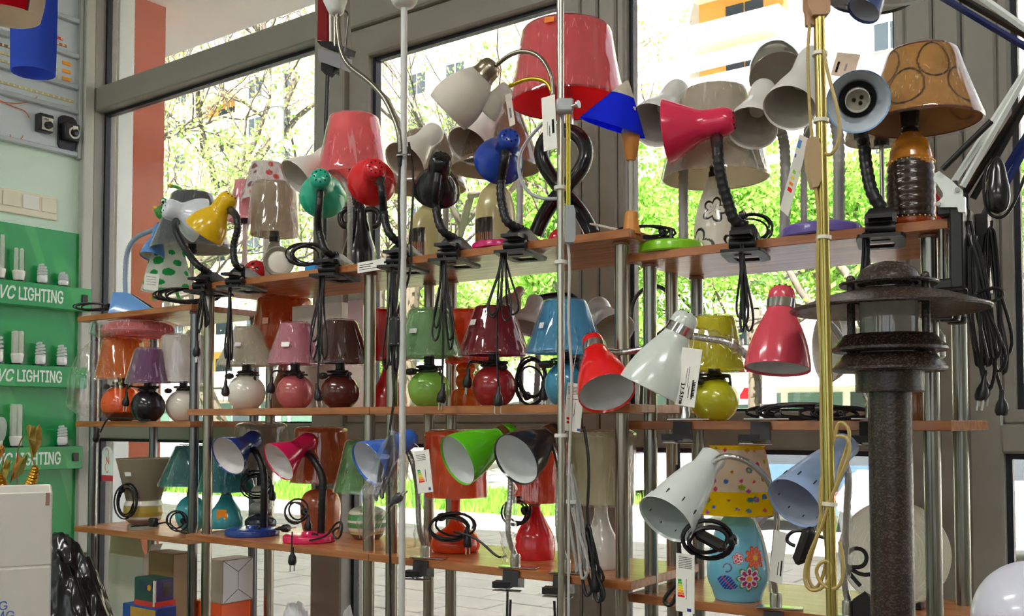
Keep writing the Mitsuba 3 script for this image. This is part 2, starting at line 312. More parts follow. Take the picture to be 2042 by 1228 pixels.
# ---------------------------------------------------------------- outside: buildings across the street
def building(x0, x1, y, floors, wall, seed, label, orange=(), depth=9.0):
    r = np.random.default_rng(seed)
    b = thing('apartment_building', label, 'building')
    H = 4.4 + floors * 2.9
    part(b, 'wall', span(x0, x1, y, y + depth, 0, H), 'm_matte', wall, False)
    part(b, 'roof', span(x0 - 0.4, x1 + 0.4, y - 0.4, y + depth + 0.4, H, H + 0.35), 'm_matte', 'd9d4c8', False)
    nb = max(1, int((x1 - x0) / 7.5)); w = (x1 - x0) / nb
    win = {}
    for i in range(nb):
        for k in range(floors):
            cx, z = x0 + w * (i + 0.5), 4.4 + 2.9 * k
            kind_ = (i + seed) % 3
            if kind_ == 0:
                hue = 'f2b35a' if (i, k) in orange or r.random() < 0.16 else 'efe9dd'
                bl = part(b, 'balcony', cat([span(cx - 2.6, cx + 2.6, y - 1.5, y, z - 0.15, z), span(cx - 2.6, cx + 2.6, y - 1.5, y - 1.4, z, z + 1.05), span(cx - 2.6, cx - 2.5, y - 1.4, y, z, z + 1.05), span(cx + 2.5, cx + 2.6, y - 1.4, y, z, z + 1.05)]), 'm_matte', 'f3eee4', False)
                part(b, 'back_panel', span(cx - 2.5, cx + 2.5, y - 0.06, y, z, z + 2.7), 'm_matte', hue, False)
                part(b, 'window', cat([span(cx - 0.9 + d_, cx + 0.1 + d_, y - 0.12, y - 0.06, z + 0.1, z + 2.2) for d_ in (0, 1.1)]), 'm_matte', '33414e', False)
            else:
                for d_ in (-1.6, 1.6):
                    fr = part(b, 'window', span(cx + d_ - 0.8, cx + d_ + 0.8, y - 0.05, y + 0.02, z + 0.85, z + 2.35), 'm_matte', 'f6f6f2', False)
                    part(fr, 'pane', cat([span(cx + d_ - 0.72, cx + d_ - 0.05, y - 0.07, y - 0.05, z + 0.93, z + 2.27), span(cx + d_ + 0.05, cx + d_ + 0.72, y - 0.07, y - 0.05, z + 0.93, z + 2.27)]), 'm_matte', '3d4850', False)
    for i in range(int((x1 - x0) / 3.2)):                    # shop fronts at street level
        cx = x0 + 3.2 * (i + 0.5)
        part(b, 'shop_window', span(cx - 1.4, cx + 1.4, y - 0.08, y - 0.02, 0.5, 3.0), 'm_gloss', '4d6b5c' if i % 3 else '2f3b3e', False)
    part(b, 'fascia', span(x0, x1, y - 0.9, y, 3.3, 4.1), 'm_matte', 'dfe6dc', False)
    return b
building(-108, -62, 51, 9, 'd9cfbc', 1, 'long pale apartment block with balconies, leftmost across the street', orange=((3, 4), (0, 4)))
building(-61, -37, 48, 10, 'ddd5c6', 2, 'white apartment block with balconies behind the middle window')
building(-35, 2, 50, 10, 'ddd6c6', 5, 'white apartment block with orange balcony walls behind the right window', orange=((1, 5), (1, 6)))
building(4, 30, 46, 6, 'e6e0d4', 5, 'pale apartment block far right beyond the window')
t = thing('shop_sign', 'dark shop sign with pale letters at the far right across the street', 'sign')
q = W(2032, 763, y=45.0)
part(t, 'board', span(q[0] - 2.2, q[0] + 6, 44.9, 45.0, q[2] - 0.45, q[2] + 0.45), 'm_matte', '38424a', False)
part(t, 'lettering', put(meshkit.text_mesh('ACA', 0.34, 0.02), (q[0] - 0.5, 44.89, q[2] - 0.16), M=np.array([[1, 0, 0], [0, 0, 1], [0, 1, 0]])), 'm_matte', 'e8ecea', False)
t = thing('shop_sign', 'red zigzag letter sign on the shop front behind the red lamp', 'sign')
q = W(1489, 765, y=49.8)
part(t, 'lettering', put(meshkit.text_mesh('Z', 1.5, 0.05, bold=True), (q[0] - 0.5, 49.78, q[2] - 0.75), M=np.array([[1, 0, 0], [0, 0, 1], [0, 1, 0]])), 'm_matte', 'd8323c', False)
part(t, 'board', span(q[0] - 1.6, q[0] + 1.6, 49.85, 50.0, q[2] - 1.1, q[2] + 1.1), 'm_matte', 'efefec', False)
# utility pole
t = thing('utility_pole', 'tall pale grey concrete pole with bands behind the left window', 'pole')
q = W(553, 300, y=15.5)
part(t, 'pole', put(lathe([(0, 0), (0.17, 0), (0.15, 10), (0, 10)], 20), (q[0], 15.5, 0)), 'm_matte', 'c4ccd0')
for v in (212, 302):
    z = W(553, v, y=15.5)[2]
    part(t, 'band', put(lathe([(0.15, -0.05), (0.178, -0.05), (0.178, 0.05), (0.15, 0.05)], 20), (q[0], 15.5, z)), 'm_satin', '9fa8ae')
# ---------------------------------------------------------------- outside: trees
def tree(base, height, spread, label, green, nleaf, seed, crown_lo=0.25, bare=0.0, leafsize=0.12, deep=5, lift=0.04):
    r = np.random.default_rng(seed)
    t = thing('tree', label, 'tree')
    segs, tips = [], []
    def grow(p, d, L, rad, lev):
        n = 5 if lev < 5 else 4
        pts, dd = [p], d.copy()
        for _ in range(n):
            dd = dd + r.normal(0, 0.16, 3) + np.array([0, 0, lift]); dd /= np.linalg.norm(dd)
            pts.append(pts[-1] + dd * L / n)
        segs.append((np.array(pts), rad, lev))
        if lev >= 2: tips.extend(pts[1:] if lev >= deep - 3 else [])
        if lev == deep: return
        for _ in range(3 if lev < 2 else int(r.integers(2, 4))):
            k = int(r.integers(2, n + 1))
            a = r.normal(0, 1, 3); a -= a @ dd * dd; a /= np.linalg.norm(a)
            nd = dd * 0.75 + a * (0.75 + 0.3 * r.random()) * spread
            grow(pts[k], nd / np.linalg.norm(nd), L * r.uniform(0.6, 0.82), rad * 0.56, lev + 1)
    grow(np.array(base, float), np.array([r.normal(0, 0.05), r.normal(0, 0.05), 1.0]), height * 0.36, height * 0.016, 0)
    part(t, 'trunk', tube(segs[0][0], np.linspace(segs[0][1], segs[0][1] * 0.75, 6), 9), 'm_matte', '6e6458')
    ms = [tube(s[0], np.linspace(s[1], s[1] * 0.6, len(s[0])), 6 if s[2] < 3 else 3, caps=False) for s in segs[1:]]
    part(t, 'branches', cat(ms), 'm_matte', '6a625a', True, kind='stuff')
    tp = np.array(tips)
    z0 = base[2] + height * crown_lo
    pr_ = np.clip(1.0 - bare * (tp[:, 2] - z0 - height * 0.18) / (height * 0.55), 0.06, 1.0)
    pr_ = pr_ * (0.02 + (tp[:, 2] > z0))
    idx = r.choice(len(tp), nleaf, p=pr_ / pr_.sum())
    c = tp[idx] + r.normal(0, 0.28, (nleaf, 3)) * np.array([1, 1, 0.8])
    s = leafsize * r.uniform(0.6, 1.3, nleaf)[:, None]
    e1 = r.normal(0, 1, (nleaf, 3)); e1 /= np.linalg.norm(e1, axis=1, keepdims=True)
    e2 = np.cross(e1, r.normal(0, 1, (nleaf, 3))); e2 /= np.linalg.norm(e2, axis=1, keepdims=True)
    V = np.stack([c - e1 * s, c + e2 * s * 0.55, c + e1 * s, c - e2 * s * 0.55], 1).reshape(-1, 3)
    i = np.arange(nleaf)[:, None] * 4
    Fc = np.vstack([i + [0, 1, 2], i + [0, 2, 3]])
    k = r.random(nleaf)[:, None]
    col = np.repeat(C(green[0])[None] * (1 - k) + C(green[1])[None] * k, 4, axis=0)
    kk = part(t, 'foliage', trimesh.Trimesh(V, Fc, process=False), 'm_leaf', None, False, colfn=lambda v: col, kind='stuff')
G1, G2, G3 = ('7fb545', 'c6e888'), ('93bd5c', 'd6ea9c'), ('b4b45a', 'dcd48c')
def at(u, y): q = W(u, 842, y=y); return (q[0], y, -0.05)
tree(at(285, 12.5), 12.5, 0.9, 'green leafed tree behind the left window, bare twigs above', G2, 15000, 3, bare=1.0, leafsize=0.055, deep=7)
tree(at(170, 17.0), 19.0, 0.8, 'tall tree with bare budding twigs at the far left', G3, 9000, 5, bare=0.6, leafsize=0.05, deep=7, lift=0.12)
tree(at(470, 20.0), 22.0, 0.8, 'budding tree with fine bare twigs beside the concrete pole', G3, 9000, 8, bare=0.6, leafsize=0.05, deep=7, lift=0.12)
tree(at(650, 30.0), 10.0, 1.0, 'low bright green tree behind the left shelves', G1, 20000, 9, leafsize=0.1)
tree(at(790, 17.5), 15.0, 0.75, 'sparse tree with a thick pale trunk behind the white floor lamp', G2, 8000, 11, bare=0.95, leafsize=0.05, deep=7, lift=0.1)
tree(at(950, 25.0), 10.0, 1.0, 'light green tree between the middle lamps', G2, 15000, 12, bare=0.8, leafsize=0.08)
tree(at(1310, 19.5), 11.5, 0.95, 'dense bright green tree behind the right shelves', G1, 24000, 14, leafsize=0.075, crown_lo=0.33, lift=0.09)
tree(at(1510, 26.0), 13.0, 0.95, 'dense green tree further back behind the pink lamp', G1, 24000, 15, leafsize=0.09, crown_lo=0.33, lift=0.09)
tree(at(1760, 20.0), 11.5, 0.95, 'dense green tree behind the garden bollard lamp', G1, 24000, 16, leafsize=0.075, crown_lo=0.33, lift=0.09)
tree(at(2075, 24.0), 12.0, 0.95, 'green tree beyond the window at the right edge', G1, 20000, 17, leafsize=0.09, crown_lo=0.33, lift=0.09)
tree(at(1120, 32.0), 12.0, 1.0, 'green tree behind the dark window post', G1, 16000, 18, leafsize=0.1, crown_lo=0.25, lift=0.07)
# ---------------------------------------------------------------- outside: parked cars
def car(u, y, rz, col, label, L=4.2):
    q = W(u, 842, y=y); M = np.array([[math.cos(rz), -math.sin(rz), 0], [math.sin(rz), math.cos(rz), 0], [0, 0, 1]])
    t = thing('car', label, 'car')
    def sec(pts, hw, hw2):
        pts = np.array(pts); hw = np.asarray(hw)
        return hull([[x, s * (hw2 if z > 0.95 else hw), z] for x, z in pts for s in (-1, 1)])
    def P(name, m, mat, c, par=None): return part(par or t, name, put(m, (q[0], y, 0), M=M), mat, c, 30)
    P('body', cat([sec([(-2.05, 0.35), (-2.1, 0.7), (-1.95, 0.92), (1.3, 0.9), (2.05, 0.72), (2.1, 0.38), (2.0, 0.22), (-2.0, 0.22)], 0.85, 0.8)]), 'm_gloss', col)
    P('cabin', sec([(-1.75, 0.9), (-1.25, 1.42), (0.25, 1.45), (1.05, 0.88)], 0.8, 0.62), 'm_gloss', '2a323a')
    P('roof', sec([(-1.28, 1.40), (-1.2, 1.47), (0.2, 1.49), (0.3, 1.42)], 0.64, 0.64), 'm_gloss', col)
    for x in (-1.3, 1.32):
        for s in (-1, 1):
            w = P('wheel', put(lathe([(0, -0.1), (0.26, -0.1), (0.31, -0.06), (0.31, 0.06), (0.26, 0.1), (0, 0.1)], 24), (x, s * 0.8, 0.31), axis=(0, 1, 0)), 'm_matte', '1c1c1e')
            P('hub_cap', put(lathe([(0, -0.12), (0.18, -0.115), (0.19, 0.115), (0, 0.12)], 16), (x, s * 0.8, 0.31), axis=(0, 1, 0)), 'm_metal', 'b8bcc0', w)
            P('headlamp' if x > 0 else 'tail_lamp', box(0.1, 0.3, 0.14, 0.03, (2.02 if x > 0 else -2.06, s * 0.6, 0.68)), 'm_gloss', 'e8eef2' if x > 0 else 'b02020')
    for s in (-1, 1): P('side_mirror', box(0.12, 0.2, 0.13, 0.04, (0.75, s * 0.93, 0.98)), 'm_gloss', col)
car(262, 19.5, 0.05, '9db4cc', 'pale blue car parked beyond the lawn behind the left shelves')
car(1225, 17.0, 1.15, 'e8ecef', 'white car seen behind the right shelves')
car(1690, 14.5, 0.25, '4a6484', 'blue car parked behind the ribbed white lamp')
car(2085, 12.0, 0.25, 'e6eaec', 'white car at the right edge beyond the window')
car(600, 20.5, 0.0, '8fb0d8', 'light blue car far behind the middle shelves')
car(1600, 34.0, 0.0, 'eef0f2', 'white car far across the street behind the red lamp')
# ---------------------------------------------------------------- builders for the lamps
HEAD = {
    'bell': [(.5, 0), (.49, .06), (.455, .18), (.395, .31), (.31, .44), (.25, .53), (.228, .60), (.225, .82), (.205, .91), (.145, .975), (0, 1)],
    'cone': [(.5, 0), (.455, .1), (.38, .24), (.30, .39), (.245, .5), (.225, .58), (.222, .84), (.20, .92), (.14, .98), (0, 1)],
    'band': [(.5, 0), (.485, .1), (.43, .29), (.345, .47), (.255, .62), (.21, .72), (.205, .86), (.185, .94), (.12, .985), (0, 1)],
    'horn': [(.5, 0), (.47, .1), (.40, .26), (.33, .4), (.275, .52), (.255, .64), (.26, .8), (.235, .92), (.15, .985), (0, 1)],
    'slot': [(.5, 0), (.435, .25), (.365, .5), (.29, .7), (.235, .8), (.225, .88), (.235, 1), (0, 1)],
    'frost': [(.46, 0), (.49, .07), (.5, .18), (.475, .34), (.41, .5), (.32, .65), (.225, .76), (.215, .88), (.15, .97), (0, 1)],
    'dome': [(.5, 0), (.495, .2), (.44, .5), (.33, .75), (.18, .92), (0, 1)],
}
def aim(rimq, capq, y, face):
    """rim and cap points of a lamp head: face > 0 turns its mouth towards the shopper, < 0 away (1 = straight on)"""
    rim = P3(rimq, y); Z = float((rim - EYE) @ FW)
    if face is None: return rim, P3(capq, y), Z, 0.0
    dl = math.hypot(capq[0] - rimq[0], capq[1] - rimq[1]) * Z / FOC
    dZ = dl * face / math.sqrt(1 - face * face)
    return rim, EYE + ray(capq[0], capq[1]) * (Z + dZ), Z, dZ
def head(root, rim, cap, D, style, col, lin='e6e4dd', mat='m_gloss', holes=True, capcol=None, inner=.56, bulb=False):
    rim, cap = np.asarray(rim, float), np.asarray(cap, float)
    ax = cap - rim; L = np.linalg.norm(ax)
    pf = np.array([(r * D, z * L) for r, z in HEAD[style]])
    pf = smooth_prof(pf, 34)
    if capcol:
        cut = .74 * L
        a, b = pf[pf[:, 1] <= cut], pf[pf[:, 1] >= cut - L * .03]
    else: a, b = pf, None
    out = np.vstack([[(pf[0, 0] * .955, .004), (pf[0, 0] * .99, -.0012)], a])
    sh = part(root, 'shade', put(lathe(out, 40), rim, ax), mat, col)
    if b is not None:
        part(root, 'cap', put(lathe(np.vstack([[(b[0, 0] * .9, b[0, 1])], b * [1.04, 1]]), 28), rim, ax), 'm_metal', capcol, label='brushed metal cap')
    ins = pf[pf[:, 1] <= inner * L].copy(); ins[:, 0] -= D * .014; ins[0, 1] += .002
    ins = np.vstack([ins, [(0, ins[-1, 1])]])
    part(sh, 'lining', put(lathe(ins, 40), rim, ax), 'm_satin', lin)
    R = frame(ax)
    if style == 'band':
        z0, z1 = .715 * L, .825 * L
        part(root, 'band', put(lathe([(.20 * D, z0), (.222 * D, z0), (.222 * D, z1), (.20 * D, z1)], 36), rim, ax), 'm_chrome', CHR, label='chrome band')
    if style == 'slot':
        ms = []
        for k in range(10):
            th = k * 2 * np.pi / 10; zz = .14 * L; r = D * .464
            m = box(.003, .0022, .012); m = put(m, (0, 0, 0), M=np.array([[math.cos(th), -math.sin(th), 0], [math.sin(th), math.cos(th), 0], [0, 0, 1]]))
            ms.append(put(m, rim + R @ np.array([r * math.cos(th), r * math.sin(th), zz]), M=R))
        part(sh, 'slots', cat(ms), 'm_matte', '3a3d3e', False, label='ring of narrow vent slots', kind='stuff')
    elif holes:
        rc = pf[np.argmin(np.abs(pf[:, 1] - .955 * L)), 0]
        ms = []
        for k in range(8):
            th = k * np.pi / 4
            p = np.array([rc * .72 * math.cos(th), rc * .72 * math.sin(th), .985 * L + .0005])
            ms.append(put(lathe([(0, -.004), (.0021, -.004), (.0021, .0006), (0, .0008)], 8), rim + R @ p, ax))
        part(sh, 'vent_holes', cat(ms), 'm_matte', '141414', kind='stuff')
    if bulb:
        z0 = inner * L
        part(root, 'socket', put(lathe([(0, z0 - .03), (.017, z0 - .03), (.02, z0 - .026), (.02, z0), (0, z0)], 24), rim, ax), 'm_satin', 'cfcabb')
    return sh
def neck(root, pts, y, r, col, mat='m_satin', ribs=.09, end=None, n=None, name='gooseneck', sides=10, p0=None):
    p = [P3(q, y) for q in pts]
    if p0 is not None: p[0] = p0
    if end is not None: p.append(np.asarray(end, float))
    L = sum(np.linalg.norm(np.diff(np.array(p), axis=0), axis=1))
    k = part(root, name, tube(p, r, sides, n or max(12, int(L / (r * .42))), ribs), mat, col)
    return k
def plug(root, pos, d, col=BLK, s=1.0):
    d = np.asarray(d, float); d /= np.linalg.norm(d)
    m = put(cat([lathe([(0, -.03 * s), (.004 * s, -.03 * s), (.0055 * s, -.012 * s), (.011 * s, -.002 * s), (.0125 * s, .012 * s), (.009 * s, .02 * s), (0, .02 * s)], 12)]), pos, d)
    k = part(root, 'plug', m, 'm_satin', col)
    R = frame(d)
    pins = cat([put(lathe([(0, .018), (.002, .018), (.002, .038), (0, .039)], 8), np.asarray(pos) + R @ np.array([sx * .0075, 0, 0]), d) for sx in (-1, 1)])
    kk = root if root.count('__') < 1 else root
    part(kk, 'pins', pins, 'm_metal', CHR)
def hank(root, P, drop, w, loops=4, seed=0, col=BLK, r=.0026, tail=.0, name='power_cord', plug_=True, lean=(0, 0)):
    """a cord folded into hanging loops, tied near its top, its end with the plug hanging lower"""
    g = np.random.default_rng(seed)
    P = np.asarray(P, float)
    pts = [P]
    for i in range(loops):
        s = (-1) ** i
        dx, dy = s * w * g.uniform(.35, 1), g.uniform(-.5, .5) * w
        dz = drop * g.uniform(.75, 1.0)
        ox, oy = lean[0] * dz, lean[1] * dz
        pts += [P + [dx * .35, dy * .4 - .004, -dz * .45], P + [dx * .8 + ox, dy - .006, -dz * .93], P + [dx * .45 + ox * .9, dy - .006, -dz], P + [dx * .05 + ox, dy - .004, -dz * .9], P + [g.normal(0, .004), -.006 + g.normal(0, .003), -drop * .08 * g.uniform(.2, 1.2)]]
    end = None
    if plug_:
        t = tail or drop * 1.1
        end = P + [lean[0] * t + g.normal(0, .006), -.012, -t]
        pts += [P + [g.normal(0, .008), -.012, -t * .5], end]
    k = part(root, name, tube(pts, r, 6, 26 * loops + 12), 'm_satin', col)
    if plug_: plug(k, end + np.array([0, 0, -.028]), (g.normal(0, .1), g.normal(0, .1), -1), col)
    return k
def coil(root, P, rx, rz, turns=4, seed=0, col=BLK, r=.0026, flat=False, name='power_cord', plug_=True, tie=True):
    """a bundle of loops lying on a shelf (flat) or standing up"""
    g = np.random.default_rng(seed)
    P = np.asarray(P, float)
    n = 22 * turns
    th = np.linspace(0, 2 * np.pi * turns, n)
    ph = np.repeat(g.uniform(-.25, .25, turns + 1), 22)[:n]
    rr = 1 + .22 * np.sin(th * .37 + seed) + .1 * np.sin(th * 1.7)
    x = rx * rr * np.cos(th + ph); z = rz * rr * np.sin(th + ph)
    y = g.normal(0, 1) * .002 + .006 * np.sin(th * .8 + seed)
    off = np.stack([x, y, z], 1) if not flat else np.stack([x, z, np.abs(y) + .002 + .012 * (np.arange(n) / n)], 1)
    pts = P + off @ np.array([[cs, sn, 0], [-sn, cs, 0], [0, 0, 1]])
    k = part(root, name, tube(pts, r, 6), 'm_satin', col)
    if tie: part(k, 'tie', put(lathe([(.004, -.006), (.011, -.006), (.011, .006), (.004, .006)], 10), pts[n // 3], (1, 0, .3)), 'm_satin', '202022')
    if plug_: plug(k, pts[-1] + np.array([.012, -.01, .004 if flat else -.03]), (.8, -.3, -.1) if flat else (0, 0, -1), col)
    return k
def clip(root, P, yaw=0.0, t=.02, s=1.0):
    """black plastic spring clip biting a board whose front top edge passes through P"""
    c, s_ = math.cos(yaw), math.sin(yaw)
    M = np.array([[c, -s_, 0], [s_, c, 0], [0, 0, 1]])
    f = lambda m: put(m, P, M=M)
    part(root, 'upper_jaw', f(hull([(x * s, y * s, z * s) for x, y, z in [(-.03, -.012, .002), (.03, -.012, .002), (-.03, -.012, .02), (.03, -.012, .02), (-.02, .0, .036), (.02, .0, .036), (-.02, .022, .036), (.02, .022, .036), (-.03, .095, .002), (.03, .095, .002), (-.03, .095, .009), (.03, .095, .009)]])), 'm_satin', '141416')
    from shapely.geometry import Polygon
    o = Polygon([(-.036, -.055), (.036, -.055), (.04, -.02), (.04, .075), (.03, .09), (-.03, .09), (-.04, .075), (-.04, -.02)]).buffer(.006).difference(Polygon([(-.024, .02), (.024, .02), (.02, .07), (-.02, .07)]).buffer(.004))
    pl = trimesh.creation.extrude_polygon(o, .007)
    pl.apply_scale(s); pl.apply_translation([0, 0, -t - .013])
    part(root, 'lower_jaw', f(pl), 'm_satin', '151517')
    part(root, 'hinge', f(cat([put(lathe([(0, -.028), (.012, -.028), (.012, .028), (0, .028)], 14), (0, -.022, -t * .5), (1, 0, 0)), box(.04, .012, t + .03, .003, (0, -.02, -t * .5))])), 'm_satin', '1b1b1d')
    part(root, 'handle', f(hull([(x, y, z) for x in (-.022, .022) for y, z in [(-.012, .018), (-.012, .006), (-.062, .004), (-.062, .012)]])), 'm_satin', '141416')
def metal_clamp(root, P, t=.02, yaw=0.3):
    c, s_ = math.cos(yaw), math.sin(yaw)
    M = np.array([[c, -s_, 0], [s_, c, 0], [0, 0, 1]])
    f = lambda m: put(m, P, M=M)
    part(root, 'clamp_plate', f(cat([box(.095, .032, .0035, .001, (.012, .012, .0035)), box(.03, .032, .003, .001, (-.03, .012, -t - .028)), box(.07, .018, .003, .001, (-.01, -.01, -t - .03))])), 'm_chrome', CHR, label='chrome clamp plate')
    part(root, 'clamp_body', f(cat([hull([(x, y, z) for x in (-.02, .02) for y, z in [(-.012, -.002), (-.004, -.002), (-.02, -t - .02), (.03, -t - .028), (.03, -t - .006), (-.004, -t)]]), hull([(x, y, -t - .006 - .012 * q) for x in (-.045, .0) for y in (-.02, .012) for q in (.3, 1.5)])])), 'm_satin', '1a1a1c')
    part(root, 'neck_socket', put(lathe([(0, 0), (.0125, 0), (.0125, .028), (.0105, .032), (0, .032)], 18), np.asarray(P) + [0, .012, .003]), 'm_chrome', CHR)
def round_base(root, P, R, h, col, mat='m_gloss'):
    pf = [(0, 0), (R * .96, 0), (R, h * .12), (R, h * .72), (R * .97, h * .9), (R * .9, h), (R * .25, h * 1.06), (R * .2, h * 1.35), (0, h * 1.4)]
    k = part(root, 'base', put(lathe(pf, 44), P), mat, col)
    part(root, 'switch', put(box(.022, .013, .008, .002), np.asarray(P) + [R * .45 * sn + R * .3 * cs, -R * .45 * cs + R * .3 * sn, h * 1.06]), 'm_satin', '1a1a1c')
    return k
def tocam(p):
    d = EYE - np.asarray(p); d[2] = 0
    return d / np.linalg.norm(d)
def sticker(root, axis_xy, z, r, dx, w, h, col='f1efe9', slope=0.0, name='price_sticker', over=.004):
    """a small paper label on a round shade, dx metres to the right of its middle line as the shopper sees it"""
    c = tocam([axis_xy[0], axis_xy[1], EYE[2]])
    a = math.asin(max(-.95, min(.95, dx / r)))
    rt = np.array([-c[1], c[0], 0.0])
    nrm = c * math.cos(a) + rt * math.sin(a)
    e1 = np.array([-nrm[1], nrm[0], 0.0]); e2 = np.cross(nrm, e1)
    n2 = nrm * math.cos(slope) + np.array([0, 0, 1.0]) * math.sin(slope); e2 = np.cross(n2, e1)
    p = np.array([axis_xy[0], axis_xy[1], z]) + nrm * (r + over)
    part(root, name, put(box(w, h, .0012, .0004), p, M=np.stack([e1, e2, n2], 1)), 'm_satin', col)
def wrap(root, X, prof, seed, amp=.018, n=128, loose=1.025, rows=24, name='plastic_wrap'):
    """clear film drawn loosely over a shade, with sharp mostly upright creases"""
    g = np.random.default_rng(seed)
    pf = np.asarray(prof, float); ln = np.concatenate([[0], np.cumsum(np.linalg.norm(np.diff(pf, axis=0), axis=1))])
    sq = np.linspace(0, ln[-1], rows); pf = np.stack([np.interp(sq, ln, pf[:, 0]), np.interp(sq, ln, pf[:, 1])], 1)
    ang = np.arange(n) * 2 * np.pi / n
    A, Tt = np.meshgrid(ang, np.linspace(0, 1, rows))
    sl = g.uniform(-.5, .5)
    q = lambda k, kz, o: np.stack([np.cos(A + sl * Tt) * k + o, np.sin(A + sl * Tt) * k, Tt * kz + o], -1)
    st = np.abs(meshkit.noise(q(2.6, 1.3, seed)) - .5) * 1.6 + np.abs(meshkit.noise(q(6.5, 1.6, seed + 3.3)) - .5) * .9 + np.abs(meshkit.noise(q(13, 4.5, seed + 7.1)) - .5) * .5
    R = pf[:, :1] * loose + .002 + amp * (1.3 * pf[:, :1] + .02) * (st - .25)
    V = np.stack([R * np.cos(A), R * np.sin(A), np.broadcast_to(pf[:, 1:], R.shape) + .003 * (meshkit.noise(q(5, 3, seed + 9)) - .5)], -1).reshape(-1, 3)
    i, j = np.meshgrid(np.arange(rows - 1), np.arange(n), indexing='ij'); j2 = (j + 1) % n
    q4 = np.stack([i * n + j, i * n + j2, (i + 1) * n + j2, (i + 1) * n + j], -1).reshape(-1, 4)
    m = trimesh.Trimesh(V + np.asarray([X[0], X[1], 0]), np.vstack([q4[:, [0, 1, 2]], q4[:, [0, 2, 3]]]), process=False)
    part(root, name, m, 'm_film', None, True, label='clear plastic wrapping')
def tlamp(label, u, y, zs, sh=None, base=None, wrapped=True, smat='m_shade', bmat='m_gloss', sock=BLK, seed=0, shfn=None, stick=None, category='table lamp', name='table_lamp', lin=None, loose=1.02, rows=2, trim=None, bu=None, wtail=.0):
    """sh = (v_top, v_bottom, w_top, w_bottom, colour) of the shade, base = ('ball', v_top, w, colour) or ('prof', [(w, v) from the foot up], colour), all as seen in the photograph"""
    t = thing(name, label, category)
    vm = (sh[0] + sh[1]) / 2 if sh else 800
    X = W(u, vm, y=y); m = mpp(X); zv = lambda v: W(u, v, y=y)[2]
    B = W(bu, vm, y=y) if bu else X
    ztop = zs
    if base:
        if base[0] == 'ball':
            z1 = zv(base[1]); h = z1 - zs; R = base[2] * m / 2
            th = np.linspace(0.16 * np.pi, .955 * np.pi, 22)
            pf = np.stack([R * np.sin(th), zs + h * (1 - np.cos(th)) / 2], 1)
            pf[:, 1] = zs + (pf[:, 1] - pf[0, 1]) * h / (pf[-1, 1] - pf[0, 1])
            pf = np.vstack([[(0, zs)], pf, [(0, z1)]])
        else:
            pf = [(w * m / 2, zv(v) if v is not None else zs) for w, v in base[1]]
            pf = smooth_prof([(0, pf[0][1])] + pf + [(0, pf[-1][1] + .001)], 48 if len(base) < 4 else 170)
            z1 = pf[-1][1]
        fn = next((b_ for b_ in base if callable(b_)), None)
        part(t, 'base', put(lathe(pf, 40 if fn is None else 260), (B[0], B[1], 0)), bmat, base[3] if base[0] == 'ball' else base[2], 40 if fn is None else True, colfn=(lambda v: fn(np.stack([np.arctan2(v[:, 1] - B[1], v[:, 0] - B[0]), v[:, 2], v[:, 0]], 1))) if fn else None)
        ztop = z1
    if sh:
        z0, z1 = zv(sh[1]), zv(sh[0])
        if sock and base:
            hz = max(ztop + .02, z0 + (z1 - z0) * .25)
            part(t, 'socket', put(lathe([(0, ztop - .004), (.0165, ztop - .004), (.0165, ztop + .012), (.014, ztop + .014), (.014, hz), (0, hz)], 20), (X[0], X[1], 0)), 'm_satin', sock)
        r0, r1 = sh[3] * m / 2, sh[2] * m / 2
        pf = np.array([(r0 * (1 - k) + r1 * k, z0 * (1 - k) + z1 * k) for k in np.linspace(0, 1, rows)])
        s = part(t, 'shade', put(lathe(pf, 56 if shfn is None else 180), (X[0], X[1], 0)), smat, sh[4], True, colfn=(lambda v: shfn(np.stack([np.arctan2(v[:, 1] - X[1], v[:, 0] - X[0]), (v[:, 2] - z0) / (z1 - z0), v[:, 2]], 1))) if shfn else None)
        for r, z in ((r0, z0), (r1, z1)): part(s, 'rim', put(tube([(r * math.cos(a), r * math.sin(a), z) for a in np.linspace(0, 2 * np.pi, 49)], .0014, 5, caps=False), (X[0], X[1], 0)), 'm_satin', trim or sh[4])
        if lin: part(s, 'lining', put(lathe(pf - [.0015, 0], 56), (X[0], X[1], 0)), smat, lin, True)
        hz = z0 + (z1 - z0) * .75
        part(s, 'spider', cat([put(lathe([(.02, hz), (.024, hz), (.024, hz + .003), (.02, hz + .003)], 16), (X[0], X[1], 0))] + [tube([X * [1, 1, 0] + np.array([.022 * math.cos(a), .022 * math.sin(a), hz]), X * [1, 1, 0] + np.array([(r0 * .25 + r1 * .75) * math.cos(a), (r0 * .25 + r1 * .75) * math.sin(a), hz])], .0014, 5) for a in (.4, 2.5, 4.6)]), 'm_metal', CHR)
        if wrapped:
            tail = wtail * m
            wrap(t, X, [(r0 * 1.0, z0 - .006 - tail), (r0, z0 + .002), (r1, z1), (r1 * .8, z1 + .008), (r1 * .45, z1 + .004)], seed + 11, loose=loose)
        if stick:
            dx, v, w, h = stick[:4]
            z = zv(v); k = (z - z0) / (z1 - z0); r = r0 * (1 - k) + r1 * k
            sticker(s, X, z, r * loose + .004, dx * m, w * m, h * m, stick[4] if len(stick) > 4 else 'efece6', math.atan2(r0 - r1, z1 - z0) * .95)
    return t, X, m, zv
